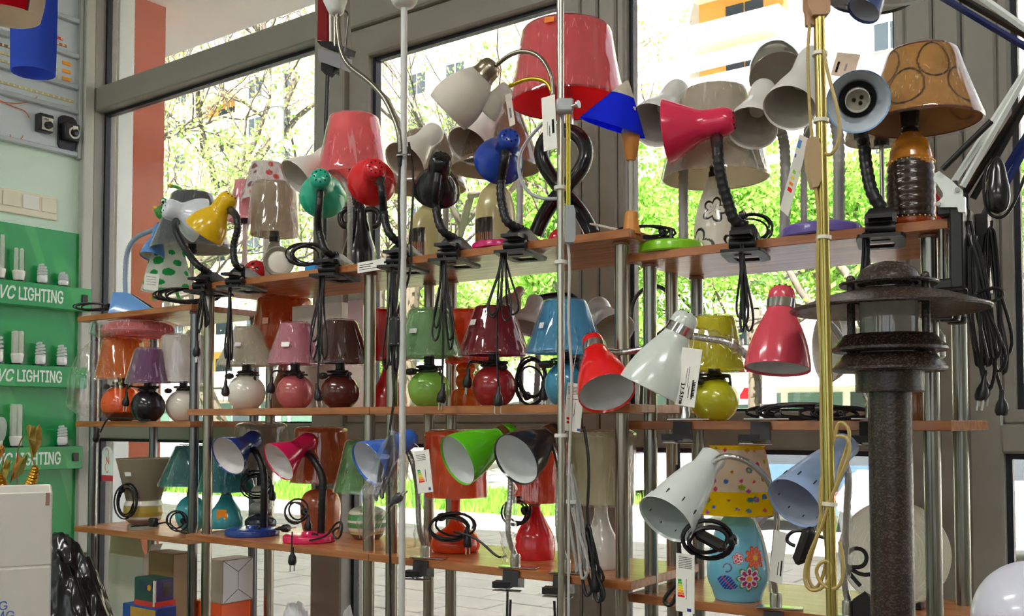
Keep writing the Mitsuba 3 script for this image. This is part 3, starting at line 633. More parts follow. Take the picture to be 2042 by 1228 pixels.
def card(name, label, tl, tr, bl, y, lines, col='efede6', category='price tag', thick=.0012, string=None, y2=None):
    """a paper card given by three of its corners; lines = [(text, x, y, height, colour, turned)] in fractions of the card"""
    t = thing(name, label, category)
    a, b, c = P3(tl, y), P3(tr, y), P3(bl, y)
    e1, e2 = b - a, c - a
    w, h = np.linalg.norm(e1), np.linalg.norm(e2)
    x = e1 / w; yy = e2 / h; yy = yy - x * (yy @ x); yy /= np.linalg.norm(yy)
    n = np.cross(x, -yy)
    if n @ (EYE - a) < 0: n = -n
    part(t, 'sheet', put(box(w, h, thick, .0003), (a + b + c + (b + c - a)) / 4, M=np.stack([x, -yy, n], 1)), 'm_satin', col)
    for (txt, fx, fy, hh, cl, turned) in lines:
        o = a + e1 * fx + e2 * fy + n * (thick / 2 + .0003)
        if isinstance(txt, tuple):
            m = box(txt[0] * w, txt[1] * h, .0006); M = np.stack([x, -yy, n], 1)
        else:
            m = meshkit.text_mesh(txt, hh * (w if turned else h), .0005, bold=len(txt) < 9)
            M = np.stack([x, -yy, n], 1) if not turned else np.stack([-yy * turned, -x * turned, n], 1)
        part(t, 'print', put(m, o, M=M), 'm_matte', cl, False)
    if string is not None: part(t, 'string', tube([P3(q, y) for q in string], .0008, 5, 12), 'm_matte', 'e0ded8')
    return t
# ---------------------------------------------------------------- the shelf units
ZC, ZL, ZR = (1.936, 1.541, 1.146), (1.892, 1.503, 1.117), (1.893, 1.503, 1.105)      # tops of the boards
def shelf(label, xs, y0, x0, x1, zs, col, topped=True, legs_to=None):
    t = thing('shelf_unit', label, 'shelf')
    for x in xs:
        for y in (y0, y0 + .252):
            part(t, 'post', put(lathe([(0, 0), (.016, 0), (.016, zs[0] - .02), (0, zs[0] - .02)], 24), (x, y, 0)), 'm_metal', col)
            for z in zs[:1]: part(t, 'collar', put(lathe([(.016, 0), (.0195, .001), (.0195, .006), (.016, .008)], 24), (x, y, z - .0285)), 'm_satin', '8d6a55')
    for z in zs + (.42,):
        part(t, 'board', span(x0, x1, y0 - .045, y0 + .30, z - .02, z, .0012), 'm_wood', None, False)
    return t
shelf('low shelf unit with grey tube posts and wood boards, leftmost by the green display', (-3.44, -2.839), 2.08, -3.487, -2.80, ZL, '7f8083')
shelf('shelf unit with shiny steel posts and wood boards holding the yellow clip lamp', (-2.658, -1.947), 2.0, -2.705, -1.906, ZC, STEEL)
shelf('shelf unit with shiny steel posts and wood boards holding the black clip lamp', (-1.862, -1.146), 2.0, -1.904, -1.100, ZC, STEEL)
shelf('low shelf unit with grey tube posts and wood boards, rightmost by the bollard lamp', (-1.115, -.491), 2.08, -1.150, -.445, ZR, '94958f')
YF, YR = 1.955, 2.035                         # front edges of the middle and of the outer boards
def clip_lamp(label, capq, rimq, D, style, col, nk, clipu, cord=None, yaw=.25, zt=ZC[0], yf=YF, lin='e6e4dd', seed=0, ncol='18181a', nr=.0108, bulb=False, mat='m_gloss', lamp='clip_lamp', face=None):
    t = thing(lamp, label, 'clip lamp')
    rim, cap, Z, dZ = aim(rimq, capq, 1.93, face)
    head(t, rim, cap, D * mpp(rim), style, col, lin, mat, bulb=bulb)
    base = np.array([W(clipu, 500, y=yf)[0], yf, zt])
    p0 = EYE + ray(*nk[0][:2]) * (Z + .74 * dZ) if face is not None else P3(nk[0], 1.93)
    part(t, 'joint', put(lathe([(0, -.016), (.013, -.016), (.0145, .0), (.012, .014), (0, .014)], 18), p0), 'm_satin', ncol)
    neck(t, nk, 1.93, nr, ncol, end=base + np.array([0, .012, .034]), p0=p0)
    clip(t, base, yaw)
    if cord: hank(t, base + np.array([cord[2] if len(cord) > 2 else 0, -.03, -.01]), cord[0], cord[1], seed=seed, loops=cord[3] if len(cord) > 3 else 4, plug_=cord[4] if len(cord) > 4 else True, tail=cord[5] if len(cord) > 5 else 0)
    return t
# ---- clip lamps along the top boards
clip_lamp('white clip lamp with a ribbed black neck beside the yellow one', (325, 412, 1.90), (398, 440, 2.06), 92, 'bell', 'e4ebf4', [(352, 438, 1.915), (351, 458), (361, 482), (377, 507), (396, 530)], 412, (.16, .03, .03), seed=1, face=-0.45)
clip_lamp('bright yellow clip lamp tilted left on the top shelf', (462, 387, 1.90), (407, 463, 1.95), 84, 'bell', 'f2c412', [(458, 417, 1.915), (472, 436), (474, 457), (468, 480), (466, 505), (471, 528)], 478, (.28, .022, .0, 4, True, .3), seed=2, face=-0.12)
clip_lamp('teal green clip lamp turned away showing its vented cap', (639, 350, 1.87), (644, 392, 1.99), 93, 'bell', '1fa585', [(640, 374, 1.885), (636, 417, 1.90), (636, 456), (641, 478), (650, 500)], 664, (.27, .045, -.01, 4, True, .32), seed=3, face=-0.91)
clip_lamp('glossy red clip lamp turned away showing its vented cap', (749, 332, 1.87), (741, 364, 1.99), 97, 'bell', 'cc1420', [(757, 354, 1.885), (762, 386, 1.90), (765, 417), (769, 444), (780, 470)], 800, (.3, .03, .0, 4, False), seed=4, face=-0.93)
clip_lamp('black clip lamp turned away on the top shelf beside the white pole', (880, 310, 1.87), (870, 382, 1.96), 96, 'bell', '131315', [(875, 333, 1.885), (870, 376, 1.90), (869, 405), (873, 434), (884, 461)], 902, (.25, .035, .0, 4, True, .33), seed=5, face=-0.72)
clip_lamp('cobalt blue clip lamp turned away on the top shelf', (1019, 269, 1.87), (994, 324, 1.98), 101, 'bell', '153a9c', [(1009, 298, 1.885), (1007, 318, 1.90), (1001, 352), (999, 388), (1004, 420), (1013, 443)], 1034, (.22, .05, -.02, 4, True, .34), seed=6, face=-0.83)
clip_lamp('raspberry pink clip lamp seen from its side on the top right shelf', (1466, 239, 2.0), (1330, 262, 2.04), 127, 'cone', 'dc2a52', [(1429, 275, 2.0), (1431, 300, 2.0), (1434, 332, 2.0), (1443, 375, 2.01), (1454, 411, 2.02), (1467, 441, 2.03)], 1484, (.2, .03, .01, 4, False), zt=ZR[0], yf=YR, seed=7, nr=.0125, face=-0.3)
clip_lamp('pale blue clip lamp facing the shopper with its empty socket showing', (1708, 190, 2.13), (1711, 203, 1.97), 124, 'bell', '8fb4dc', [(1716, 262, 2.09), (1723, 290, 2.07), (1726, 320, 2.06), (1731, 352, 2.05), (1741, 388, 2.04)], 1757, (.2, .03, -.02, 4, False), zt=ZR[0], yf=YR, lin='c9d2dc', seed=8, nr=.0125, face=0.985)
t = 'clip_lamp_007'
rim_, cap_, _, _ = aim((1711, 203, 1.97), (1708, 190), 2, .985)
ax = cap_ - rim_; SQ = rim_ + ax * .52
part(t, 'socket', put(lathe([(0, .0), (.024, 0), (.024, -.03), (.0225, -.032), (.0225, -.006), (0, -.006)], 30), SQ, ax), 'm_satin', 'c8c5ba')
part(t, 'socket_ring', put(lathe([(.024, 0), (.034, 0), (.036, -.012), (.025, -.012)], 36), SQ, ax), 'm_matte', '1c1c1e')
part(t, 'contact', cat([put(lathe([(0, -.012), (.004, -.012), (.004, -.004), (0, -.004)], 10), SQ + (RT * a - UP * b) * mpp(SQ), ax) for a, b in ((8, -4), (-7, 2), (6, 8))]), 'm_metal', '4a463c')
# ---- gooseneck desk lamps with grey ribbed necks
def desk_lamp(label, capq, rimq, D, style, col, nk, base=None, nr=.0085, ncol='9b9a96', lin='bdb9ad', y=2.15, mat='m_gloss', bulb=False, zs=ZC[0], cat_='desk lamp', holes=False, nmat='m_satin', face=None):
    t = thing('desk_lamp', label, cat_)
    rim, cap, Z, dZ = aim(rimq, capq, y, face)
    head(t, rim, cap, D * mpp(rim), style, col, lin, mat, holes=holes, bulb=bulb)
    B = None
    if base:
        u, yb, w, h, c = base
        B = np.array([*W(u, 480, y=yb)[:2], zs])
        round_base(t, B, w * mpp(B) / 2, h, c)
    if nk:
        end = P3(nk[-1], y); end[2] = zs + .012 if base else zs
        neck(t, nk[:-1], y, nr, ncol, end=end, mat=nmat, p0=EYE + ray(*nk[0][:2]) * (Z + .7 * dZ) if face is not None else None)
        if not base: part(t, 'foot', put(lathe([(0, 0), (.045, 0), (.045, .008), (.012, .016), (0, .016)], 26), (end[0], end[1], zs)), 'm_satin', ncol)
    return t
desk_lamp('white desk lamp with a grey neck in front of the red shade', (666, 302, 2.15), (591, 356, 2.09), 84, 'horn', 'e9e6de', [(660, 342, 2.15), (684, 358, 2.15), (696, 395, 2.15), (698, 440, 2.15), (697, 520, 2.15)], face=0.5)
desk_lamp('white desk lamp with a brown-grey inside behind the black clip lamp', (872, 258, 2.14), (807, 324, 2.07), 92, 'horn', 'e6e3da', [(868, 300, 2.15), (884, 340, 2.16), (889, 400, 2.17), (887, 520, 2.17)], face=0.6)
desk_lamp('white desk lamp on a magenta base behind the blue clip lamp', (995, 215, 2.14), (934, 292, 2.06), 92, 'horn', 'ebe8e2', [(1000, 262, 2.14), (1026, 300, 2.13), (1036, 360, 2.12), (1034, 486, 2.11)], base=(1000, 2.025, 118, .018, 'c81e6a'), nr=.0095, ncol='b5b4b2', face=0.6)
desk_lamp('white desk lamp on a lime green base behind the pink clip lamp', (1356, 172, 2.24), (1301, 250, 2.12), 100, 'horn', 'e2e0da', [(1346, 240, 2.22), (1360, 280, 2.22), (1363, 340, 2.22), (1363, 490, 2.2)], base=(1338, 2.10, 131, .026, '8ad226'), nr=.0118, zs=ZR[0], bulb=True, face=0.68)
desk_lamp('white desk lamp with a bent grey neck left of the brass pole', (1525, 170, 2.24), (1499, 256, 2.13), 103, 'horn', 'e2e0da', [(1532, 220, 2.22), (1556, 258, 2.22), (1565, 300, 2.22), (1563, 470, 2.2)], nr=.0118, zs=ZR[0], bulb=True, face=0.68)
desk_lamp('white desk lamp on a purple base behind the brass pole', (1622, 104, 2.2), (1574, 216, 2.09), 106, 'horn', 'e4e2dc', [(1622, 190, 2.2), (1660, 230, 2.2), (1672, 290, 2.2), (1672, 470, 2.18)], base=(1638, 2.11, 156, .026, '6f5fae'), nr=.0125, zs=ZR[0], bulb=True, face=0.66)
desk_lamp('desk lamp with a mirror chrome head above the white desk lamps', (1542, 98, 2.30), (1551, 152, 2.24), 112, 'dome', 'd4d4d2', [(1600, 150, 2.3), (1612, 200, 2.3), (1606, 300, 2.3), (1604, 480, 2.29)], mat='m_chrome', nr=.008, zs=ZR[0], face=None)
# child's blue desk lamp on the left unit
t = thing('desk_lamp', 'light blue desk lamp with a grey neck at the left end of the shelf', 'desk lamp')
B = np.array([*W(272, 600, y=2.16)[:2], ZL[0]]); mm = mpp(B)
h_ = .086
part(t, 'base', put(hull([(x * mm, y * mm, z) for x, y, z in [(-46, -26, 0), (48, -26, 0), (48, 26, 0), (-46, 26, 0), (-40, -18, h_), (-14, -18, h_), (-40, 18, h_), (-14, 18, h_), (4, -20, .045), (4, 20, .045), (26, -20, .038), (26, 20, .038), (42, -20, .02), (42, 20, .02)]]), B, M=np.array([[cs, -sn, 0], [sn, cs, 0], [0, 0, 1]])), 'm_gloss', '6a9fe0')
neck(t, [(251, 590), (250, 562), (251, 530), (256, 498), (272, 474), (294, 463), (312, 456)], 2.16, .0095, '8f9db4')
head(t, P3((303, 512), 2.12), P3((320, 446), 2.16), 46 * mm, 'bell', '5f94da')
coil(t, P3((186, 612), 2.05), .06, .012, 3, 4, plug_=False)
# ---- table lamps of the top boards
def dots(cols, bg, nth, nz, rad, seed, rr=.08, band=None):
    g = np.random.default_rng(seed)
    pts = [(i * 2 * np.pi / nth + (j % 2) * np.pi / nth + g.normal(0, .12), (j + .5) / nz + g.normal(0, .03), rad * g.uniform(.5, 1.25), C(cols[int(g.integers(len(cols)))]), g.random() < .4, C(cols[int(g.integers(len(cols)))])) for j in range(nz) for i in range(nth)]
    def fn(q):
        out = np.broadcast_to(C(bg), (len(q), 3)).copy()
        if band: out[(q[:, 1] < band[0]) | (q[:, 1] > band[2])] = C(band[1])
        for a, z, r, c, ring, c2 in pts:
            d = np.hypot(((q[:, 0] - a + np.pi) % (2 * np.pi) - np.pi) * rr, (q[:, 1] - z) * .16)
            out[d < r] = c
            if ring: out[d < r * .55] = c2
        return out
    return fn
tlamp('table lamp with a dark grey wide shade in clear wrap behind the white clip lamp', 384, 2.2, ZL[0], (388, 496, 76, 156, '6d7078'), ('prof', [(44, None), (44, 606), (12, 602), (8, 560), (8, 505)], 'a8a496'), smat='m_shade', lin='c9c4b4', seed=20)
tlamp('small lamp with a white shade printed with red butterflies in clear wrap', 532, 2.26, ZC[0], (328, 402, 58, 100, 'eeeae6'), ('prof', [(50, None), (44, 540), (14, 520), (10, 410)], 'd8d4cc'), shfn=dots(['c84a50', 'd88a98', '8a5a70', 'd85050'], 'f1ece8', 9, 4, .012, 4, .06), seed=21, rows=60)
tlamp('small lamp with a pink and white shade at the far side of the beige one', 489, 2.25, ZC[0], (362, 440, 40, 66, 'eda6b0'), ('prof', [(50, None), (40, 535), (10, 520), (8, 445)], 'e8c8c8'), seed=22, loose=1.2)
tlamp('table lamp with a beige cylinder shade in clear wrap on the top shelf', 548, 2.12, ZC[0], (369, 468, 82, 94, 'b7a692'), ('prof', [(40, None), (48, 530), (30, 500), (10, 480)], '8a8478'), seed=23, loose=1.1, wtail=10)
t = thing('ladybird_lamp', 'round red and black glossy lamp body lying on the top shelf', 'lamp')
q = P3((511, 505), 2.08); r_ = 24 * mpp(q)
def lady(v):
    d = (v - q) / r_; c = np.broadcast_to(C('b81420'), d.shape).copy()
    k = np.sin(d[:, 0] * 9 + 1) * np.sin(d[:, 2] * 8) > .45; c[k | (d[:, 2] > .72)] = C('0e0e10'); return c
s_ = trimesh.creation.icosphere(4, r_); s_.apply_translation([q[0], q[1], ZC[0] + r_ + .004])
part(t, 'body', s_, 'm_gloss', None, True, colfn=lady)
part(t, 'foot', put(lathe([(0, 0), (.02, 0), (.02, .008), (0, .008)], 20), (q[0], q[1], ZC[0])), 'm_satin', BLK)
t = thing('spotlight', 'round grey spotlight ring with a white disc lying under the beige shade', 'spotlight')
q = P3((556, 506), 2.0); r_ = 30.5 * mpp(q); q[2] = ZC[0] + r_ + .001
d_ = tocam(q) + [0, 0, -.12]
part(t, 'ring', put(lathe([(r_ * .2, -.05), (r_ * .8, -.045), (r_, -.012), (r_, 0), (r_ * .93, .006), (r_ * .74, .002), (r_ * .72, -.004)], 40), q, d_), 'm_satin', '8d8a7c')
part(t, 'disc', put(lathe([(0, .003), (r_ * .5, .002), (r_ * .73, -.003), (r_ * .73, -.006)], 36), q, d_), 'm_satin', 'efece0', label='white disc')
# frog lamp
t = thing('frog_lamp', "child's green frog lamp with a white dotted cone skirt", 'lamp')
Xf = W(334, 540, y=2.2); mm = mpp(Xf); zf = lambda v: W(334, v, y=2.2)[2]
sk = lathe([(50 * mm, zf(580)), (47 * mm, zf(566)), (32 * mm, zf(498)), (24 * mm, zf(450)), (0, zf(440))], 120)
fz = dots(['2f9c54'], 'eeeeea', 7, 4, .013, 3, .05)
skv = lambda v: fz(np.stack([np.arctan2(v[:, 1] - Xf[1], v[:, 0] - Xf[0]), (v[:, 2] - zf(580)) / (zf(498) - zf(580)), v[:, 2]], 1))
skp = smooth_prof([(50 * mm, zf(580)), (32 * mm, zf(498)), (24 * mm, zf(450)), (0, zf(444))], 90)
part(t, 'skirt', put(lathe(skp, 160), (Xf[0], Xf[1], 0)), 'm_frost', None, True, colfn=skv)
hd = trimesh.creation.icosphere(3, 1.0); hd.apply_scale([22 * mm, 20 * mm, 17 * mm])
part(t, 'head', put(hd, P3((331, 424), 2.2)), 'm_gloss', '3f8f3a', True)
for u_, v_ in ((327, 402), (349, 397)):
    e = part(t, 'eye', put(trimesh.creation.icosphere(3, 7.5 * mm), P3((u_, v_), 2.19)), 'm_gloss', '4a9c44', True)
    part(e, 'eyeball', put(trimesh.creation.icosphere(3, 5.4 * mm), P3((u_ - 1, v_), 2.185)), 'm_gloss', 'f2f2ee', True)
    part(e, 'pupil', put(trimesh.creation.icosphere(2, 2.8 * mm), P3((u_ - 2, v_ + 1), 2.172)), 'm_gloss', '101010', True)
for pts_ in ([(366, 388), (358, 376), (341, 371)], [(326, 436), (314, 428), (309, 415)], [(325, 577), (318, 590), (304, 595)], [(352, 578), (356, 592), (365, 600)]):
    a_ = part(t, 'limb', tube([P3(p, 2.2) for p in pts_], 3.2 * mm, 8, 14), 'm_gloss', '4a8f3e')
    part(a_, 'tip', put(trimesh.creation.icosphere(2, 4.6 * mm), P3(pts_[-1], 2.2)), 'm_gloss', 'e8b820', True)
part(t, 'foot', put(lathe([(0, 0), (30 * mm, 0), (30 * mm, .006), (6 * mm, .012), (6 * mm, .05), (0, .05)], 24), (Xf[0], Xf[1], ZL[0])), 'm_satin', 'e6e4da')
card('care_label', 'small white paper slip on the dotted frog lamp', (289, 544), (318, 547), (286, 577), 2.10, [((.7, .03), .5, .2 + .15 * i, 0, '8a8a88', 0) for i in range(4)], category='label')
RED = 'f0757c'
t, X, m, zv = tlamp('table lamp with a coral red shade in clear wrap on a black vase base', 705, 2.2, ZC[0], (236, 352, 90, 136, RED), ('prof', [(70, None), (66, 508), (46, 470), (34, 440), (30, 425), (22, 412), (14, 405)], '101014'), seed=24, loose=1.06, rows=3, bu=718)
for s_ in (-1, 1):
    c_ = W(718, 440, y=2.2)
    hp = [c_ + np.array([0, 0, 0]) + RT * s_ * a_ * m + np.array([0, 0, b_ * m]) for a_, b_ in ((8, 20), (24, 23), (36, 16), (38, 2), (33, -8), (25, -10))]
    part(t, 'handle', tube(hp, np.linspace(5, 8, 22) * m, 10, 22), 'm_gloss', '101014')
def egg(v_top, w, foot, neckw):
    return ('prof', [(foot, None), (w, v_top + 95), (w * .97, v_top + 70), (w * .74, v_top + 30), (neckw * 1.6, v_top + 8), (neckw, v_top)], 'd8cf9a')
def eggfn(col_, seed, ph):
    def fn(q):
        c = np.broadcast_to(C('d6cb93'), (len(q), 3)).copy()
        z = (q[:, 1] - ZC[0])
        a = (q[:, 0] - ph + np.pi) % (2 * np.pi) - np.pi
        k = (np.abs(a) < .62) & (z < .128); c[k] = C('2a1c16')
        k2 = (np.abs(a) < .60) & (z < .085) & (np.sin(a * 55) > -.2); c[k2] = C('9a5a2c')
        return c
    return fn
for (u_, vt, vb, wt, wb, ev, ew, lab, sd, yy) in [(988, 216, 336, 92, 180, 356, 82, 'lamp with a taupe shade on a yellow egg base behind the blue clip lamp', 25, 2.21), (852, 268, 376, 80, 154, 404, 76, 'lamp with a taupe shade on a patterned yellow base behind the black clip lamp', 26, 2.21)]:
    b_ = egg(ev, ew, ew * .9, 14)
    ph = math.atan2(-(W(u_, 400, y=yy)[1]), -(W(u_, 400, y=yy)[0])) - .75
    tlamp(lab, u_, yy, ZC[0], (vt, vb, wt, wb, 'b39a86'), (b_[0], b_[1], b_[2], eggfn(None, sd, ph)), seed=sd, lin='bdb2a0', rows=3)
# coral shade on the black figure-of-eight base
t, X, m, zv = tlamp('large coral red shade in clear wrap on a black figure-eight base', 1130, 2.19, ZC[0], (62, 206, 170, 222, RED), None, seed=27, rows=3, trim='8a1c24', stick=(-32, 74, 20, 11, 'f08a1e'), lin='e8505a')
e8 = [(1068, 468, 2.15), (1088, 424, 2.15), (1122, 380, 2.135), (1160, 334, 2.14), (1168, 300, 2.15), (1154, 272, 2.16), (1124, 261, 2.165), (1094, 272, 2.17), (1080, 300, 2.175), (1088, 334, 2.18), (1122, 380, 2.185), (1158, 424, 2.17), (1182, 468, 2.16)]
part(t, 'base', tube([P3(q, 2.16) for q in e8], 15 * m, 16, 90), 'm_gloss', '0f0f12', label='glossy black figure-eight body')
part(t, 'foot', put(hull([(x, y, z) for x in (-64 * m, 64 * m) for y in (-.05, .05) for z in (0, .009)]), (X[0], X[1], ZC[0])), 'm_gloss', '121214')
part(t, 'socket', put(lathe([(0, zv(262)), (.018, zv(262)), (.018, zv(196)), (.014, zv(190)), (.014, zv(150)), (0, zv(150))], 20), (X[0], X[1], 0)), 'm_metal', CHR)
one('ball_ornament', 'small red ball between the black figure-eight legs', 'ornament', put(trimesh.creation.icosphere(3, 22 * m), (*W(1116, 450, y=2.12)[:2], ZC[0] + 22 * m)), 'm_gloss', 'c8202a', True)
# conical blue lamp with wooden joints
t = thing('table_lamp', 'blue glass cone lamp with wooden joints and a grey tip', 'table lamp')
y_ = 1.995; tip, rc = P3((1253, 156), y_), P3((1221, 255), y_); m = mpp(tip); ax = tip - rc; L = np.linalg.norm(ax)
part(t, 'shade', put(lathe([(69 * m, 0), (23.5 * m, L * .66)], 56), rc, ax), 'm_frost', '3a50ff', True, label='cobalt blue frosted cone')
part(t, 'lining', put(lathe([(68 * m, .001), (23 * m, L * .66)], 56), rc, ax), 'm_frost', '3048ff', True)
part(t, 'tip', put(lathe([(23.5 * m, L * .66), (0, L)], 40), rc, ax), 'm_matte', 'bcb2a2', True, label='grey brown tip')
Bq = np.array([*W(1259, 440, y=y_)[:2], ZC[0]])
zq = lambda v: W(1258, v, y=y_)[2]
cyl = lambda pf: put(lathe([(a * m, zq(b)) for a, b in pf], 32), (Bq[0], Bq[1], 0))
part(t, 'joint', cyl([(0, 320), (9, 320), (14, 300), (18, 272), (18.5, 268), (0, 268)]), 'm_satin', 'c07c34', label='turned wooden joint')
part(t, 'collar', cyl([(0, 268), (18.5, 268), (19, 262), (15, 250), (0, 248)]), 'm_satin', '8c8a9a')
part(t, 'stem', cyl([(0, 430), (5, 430), (5, 318), (0, 318)]), 'm_satin', 'a8a69a')
part(t, 'base', put(lathe([(0, ZC[0]), (18 * m, ZC[0]), (18 * m, zq(468)), (12 * m, zq(424)), (8 * m, zq(421)), (0, zq(421))], 32), (Bq[0], Bq[1], 0)), 'm_satin', 'd08a3c', label='wooden cone foot')
part(t, 'bulb_holder', cyl([(0, 250), (10, 250), (10, 215), (0, 215)]), 'm_satin', 'd8d8d4')
# grey shade on the white flowered vase
def bloom(q):
    c = np.broadcast_to(C('e8e2d2'), (len(q), 3)).copy()
    for (a0, z0, R0) in [(-2.15, .03, .042), (-1.2, .115, .03), (-3.2, .10, .03), (-.2, .03, .03)]:
        da = ((q[:, 0] - a0 + np.pi) % (2 * np.pi) - np.pi) * .048; dz = q[:, 1] - ZR[0] - z0
        r = np.hypot(da, dz); th = np.arctan2(dz, da)
        pet = R0 * (.55 + .45 * np.abs(np.cos(2.5 * th)))
        c[(np.abs(r - pet) < .0035) | ((r < .5 * pet) & (np.abs(np.sin(5 * th)) < .25))] = C('17140f')
    return c
tlamp('table lamp with a pale grey shade on a white vase with black flowers', 1426, 2.24, ZR[0], (183, 355, 122, 208, 'cfc8ba'), ('prof', [(84, None), (86, 462), (78, 430), (52, 385), (26, 354)], 'e8e2d2', bloom), seed=28, lin='ddd6c4', rows=3)
# marbled orange shade on the carved brown base
def loops_(q):
    n1 = meshkit.fbm(np.stack([q[:, 0] * 1.6, q[:, 1] * 3, q[:, 0] * 0], 1), 4)
    c = C('d9a25a')[None] * (.75 + .5 * n1[:, None])
    for (a0, z0, R0) in [(-2.9 + .62 * i, .36 + .36 * (i % 2), .16) for i in range(11)]:
        da = ((q[:, 0] - a0 + np.pi) % (2 * np.pi) - np.pi) * .42; dz = (q[:, 1] - z0) * .62
        r = np.hypot(da, dz)
        c[np.abs(r - R0) < .0085] = C('4a3a30')
    return c
t, X, m, zv = tlamp('large table lamp with an ochre marbled shade on a carved brown base', 1838, 2.13, ZR[0], (106, 244, 128, 218, 'd9a25a'), None, shfn=loops_, seed=29, rows=90, lin='9d8a78', trim='7a2a2a', stick=(-72, 181, 14, 13, 'f08a1e'), wrapped=True)
ribs = []
zz = np.linspace(0, 1, 70)
Zb0, Zb1 = ZR[0], zv(260)
Bx = W(1816, 350, y=2.13)
w_ = np.interp(zz, [0, .06, .2, .45, .7, .78, .9, 1.0], [34, 44, 45, 46, 43, 40, 33, 14]) * m
w_ = w_ * (1 + .035 * np.where((zz > .13) & (zz < .7), np.abs(np.sin(zz * 38)), 0))
zz_ = Zb0 + (Zb1 - Zb0) * zz
def carve(v):
    k = (v[:, 2] - Zb0) / (Zb1 - Zb0); a = np.arctan2(v[:, 1] - Bx[1], v[:, 0] - Bx[0])
    c = np.broadcast_to(C('2a1a12'), (len(v), 3)).copy()
    n_ = meshkit.fbm(v * 40, 3)[:, None]
    c = c * (.7 + .8 * n_)
    hi = k > .68 + .03 * np.sin(a * 3); c[hi] = (C('b4701e')[None] * (.55 + .9 * n_))[hi]
    lo = k < .115; c[lo] = (C('8a3c14')[None] * (.7 + .6 * n_))[lo]
    return c
part(t, 'base', put(lathe(np.vstack([[(0, Zb0)], np.stack([w_, zz_], 1), [(0, Zb1)]]), 90), (Bx[0], Bx[1], 0)), 'm_gloss', None, True, colfn=carve, label='carved dark brown base with amber top')
studs = []
for zk, rk in ((.115, 44.5), (.685, 44.5)):
    for i in range(26):
        a = i * 2 * np.pi / 26
        studs.append(put(trimesh.creation.icosphere(1, .0024), (Bx[0] + rk * m * math.cos(a), Bx[1] + rk * m * math.sin(a), Zb0 + (Zb1 - Zb0) * zk)))
part(t, 'studs', cat(studs), 'm_metal', 'e8cf80', kind='stuff', label='rows of brass studs')
part(t, 'socket', put(lathe([(0, Zb1 - .004), (.018, Zb1), (.014, zv(252)), (.017, zv(250)), (.019, zv(218)), (0, zv(216))], 24), (Bx[0], Bx[1], 0)), 'm_satin', '161618')
tlamp('table lamp with a taupe shade on a chrome pole behind the pale blue lamp', 1757, 2.29, ZR[0], (170, 278, 92, 140, 'a89c8e'), ('prof', [(60, None), (60, 447), (10, 442), (9, 290)], 'c8c8c6'), bmat='m_metal', seed=30)
one('gift_card', 'red folded card standing behind the carved brown lamp base', 'card', put(hull([(x, y, z) for x, z in [(-.02, 0), (.024, 0), (.03, .05), (-.004, .115), (-.02, .11)] for y in (-.003, .003)]), (*W(1866, 400, y=2.27)[:2], ZR[0] + .0)), 'm_satin', 'b81e34')
t = thing('cord_coil', 'black lamp cord coiled over the lime green lamp base', 'cord')
coil(t, P3((1288, 462), 2.03), .055, .013, 3, 3, r=.003)
t = thing('cord_coil', 'black lamp cord coiled behind the pink lamp clip', 'cord')
coil(t, P3((1500, 455), 2.13), .04, .028, 4, 6, r=.0025, plug_=False)
t = thing('cord_coil', 'black lamp cord heaped at the foot of the teal clip lamp', 'cord')
coil(t, P3((612, 508), 2.05), .05, .03, 6, 8, r=.0026, plug_=False)
t = thing('cord_coil', 'black cord bundle under the end of the top middle shelf at left', 'cord')
coil(t, P3((372, 588), 2.05), .09, .022, 6, 9, r=.0035, plug_=False)
one('cord_coil', 'pale cord lying along the end of the top middle board', 'cord', tube([P3(q, 2.15) for q in ((1163, 462), (1166, 450), (1180, 447), (1205, 452), (1232, 458))], .0035, 7, 24), 'm_satin', 'd6d2c4')
card('shelf_label', 'white printed paper strip on the top shelf edge', (713, 524, 1.953), (790, 511, 1.953), (713, 545, 1.953), 1.95, [((.34, .07), .24, .3, 0, '55565a', 0), ((.3, .07), .2, .5, 0, '55565a', 0), ((.5, .06), .3, .72, 0, '77787a', 0), ((.2, .2), .8, .38, 0, '1a1a1c', 0)], category='label')
one('box', 'small bright blue carton behind the teal clip lamp', 'box', span(*(lambda q: (q[0] - .022, q[0] + .022))(W(628, 525, y=2.02)), 2.0, 2.06, ZC[0], ZC[0] + .022, .001), 'm_satin', '2e86c8')
# ---------------------------------------------------------------- middle boards
M1, MLf, MRt = ZC[1], ZL[1], ZR[1]
def cordset(t, u, v, y, seed, s=1.0):
    """black cord wound around a ball lamp's neck, its plug hanging beside"""
    X = W(u, v, y=y); g = np.random.default_rng(seed)
    pts = []
    for k in range(70):
        a = k * .36; r = .026 + .012 * math.sin(k * .21 + seed)
        pts.append(X + np.array([r * math.cos(a), r * math.sin(a), .006 * math.sin(a * .7) - .0001 * k]))
    e = X + RT * (.05 * (1 if seed % 2 else -1)) * s + np.array([0, -.03, -.035])
    pts += list(cr([pts[-1], X + RT * (.045 * (1 if seed % 2 else -1)) * s + np.array([0, -.03, .0]), e], 10)[1:])
    k = part(t, 'power_cord', tube(pts, .0027, 6), 'm_satin', BLK)
    part(k, 'inline_switch', put(box(.05, .02, .016, .005), X + RT * (-.03 if seed % 2 else .035) + np.array([0, -.03, -.012]), M=frame((0.1, .2, 1))), 'm_satin', '19191b')
    plug(k, e + np.array([0, 0, -.01]), (.1 * (1 if seed % 2 else -1), -.05, -1))
def ball_lamp(label, u, y, zs, sh, vt, w, bcol, seed, stick=None, bfn=None, **k):
    t, X, m, zv = tlamp(label, u, y, zs, sh, ('ball', vt, w, bcol) + ((bfn,) if bfn else ()), seed=seed, stick=stick, rows=2, **k)
    cordset(t, u, vt - 4, y, seed)
    return t
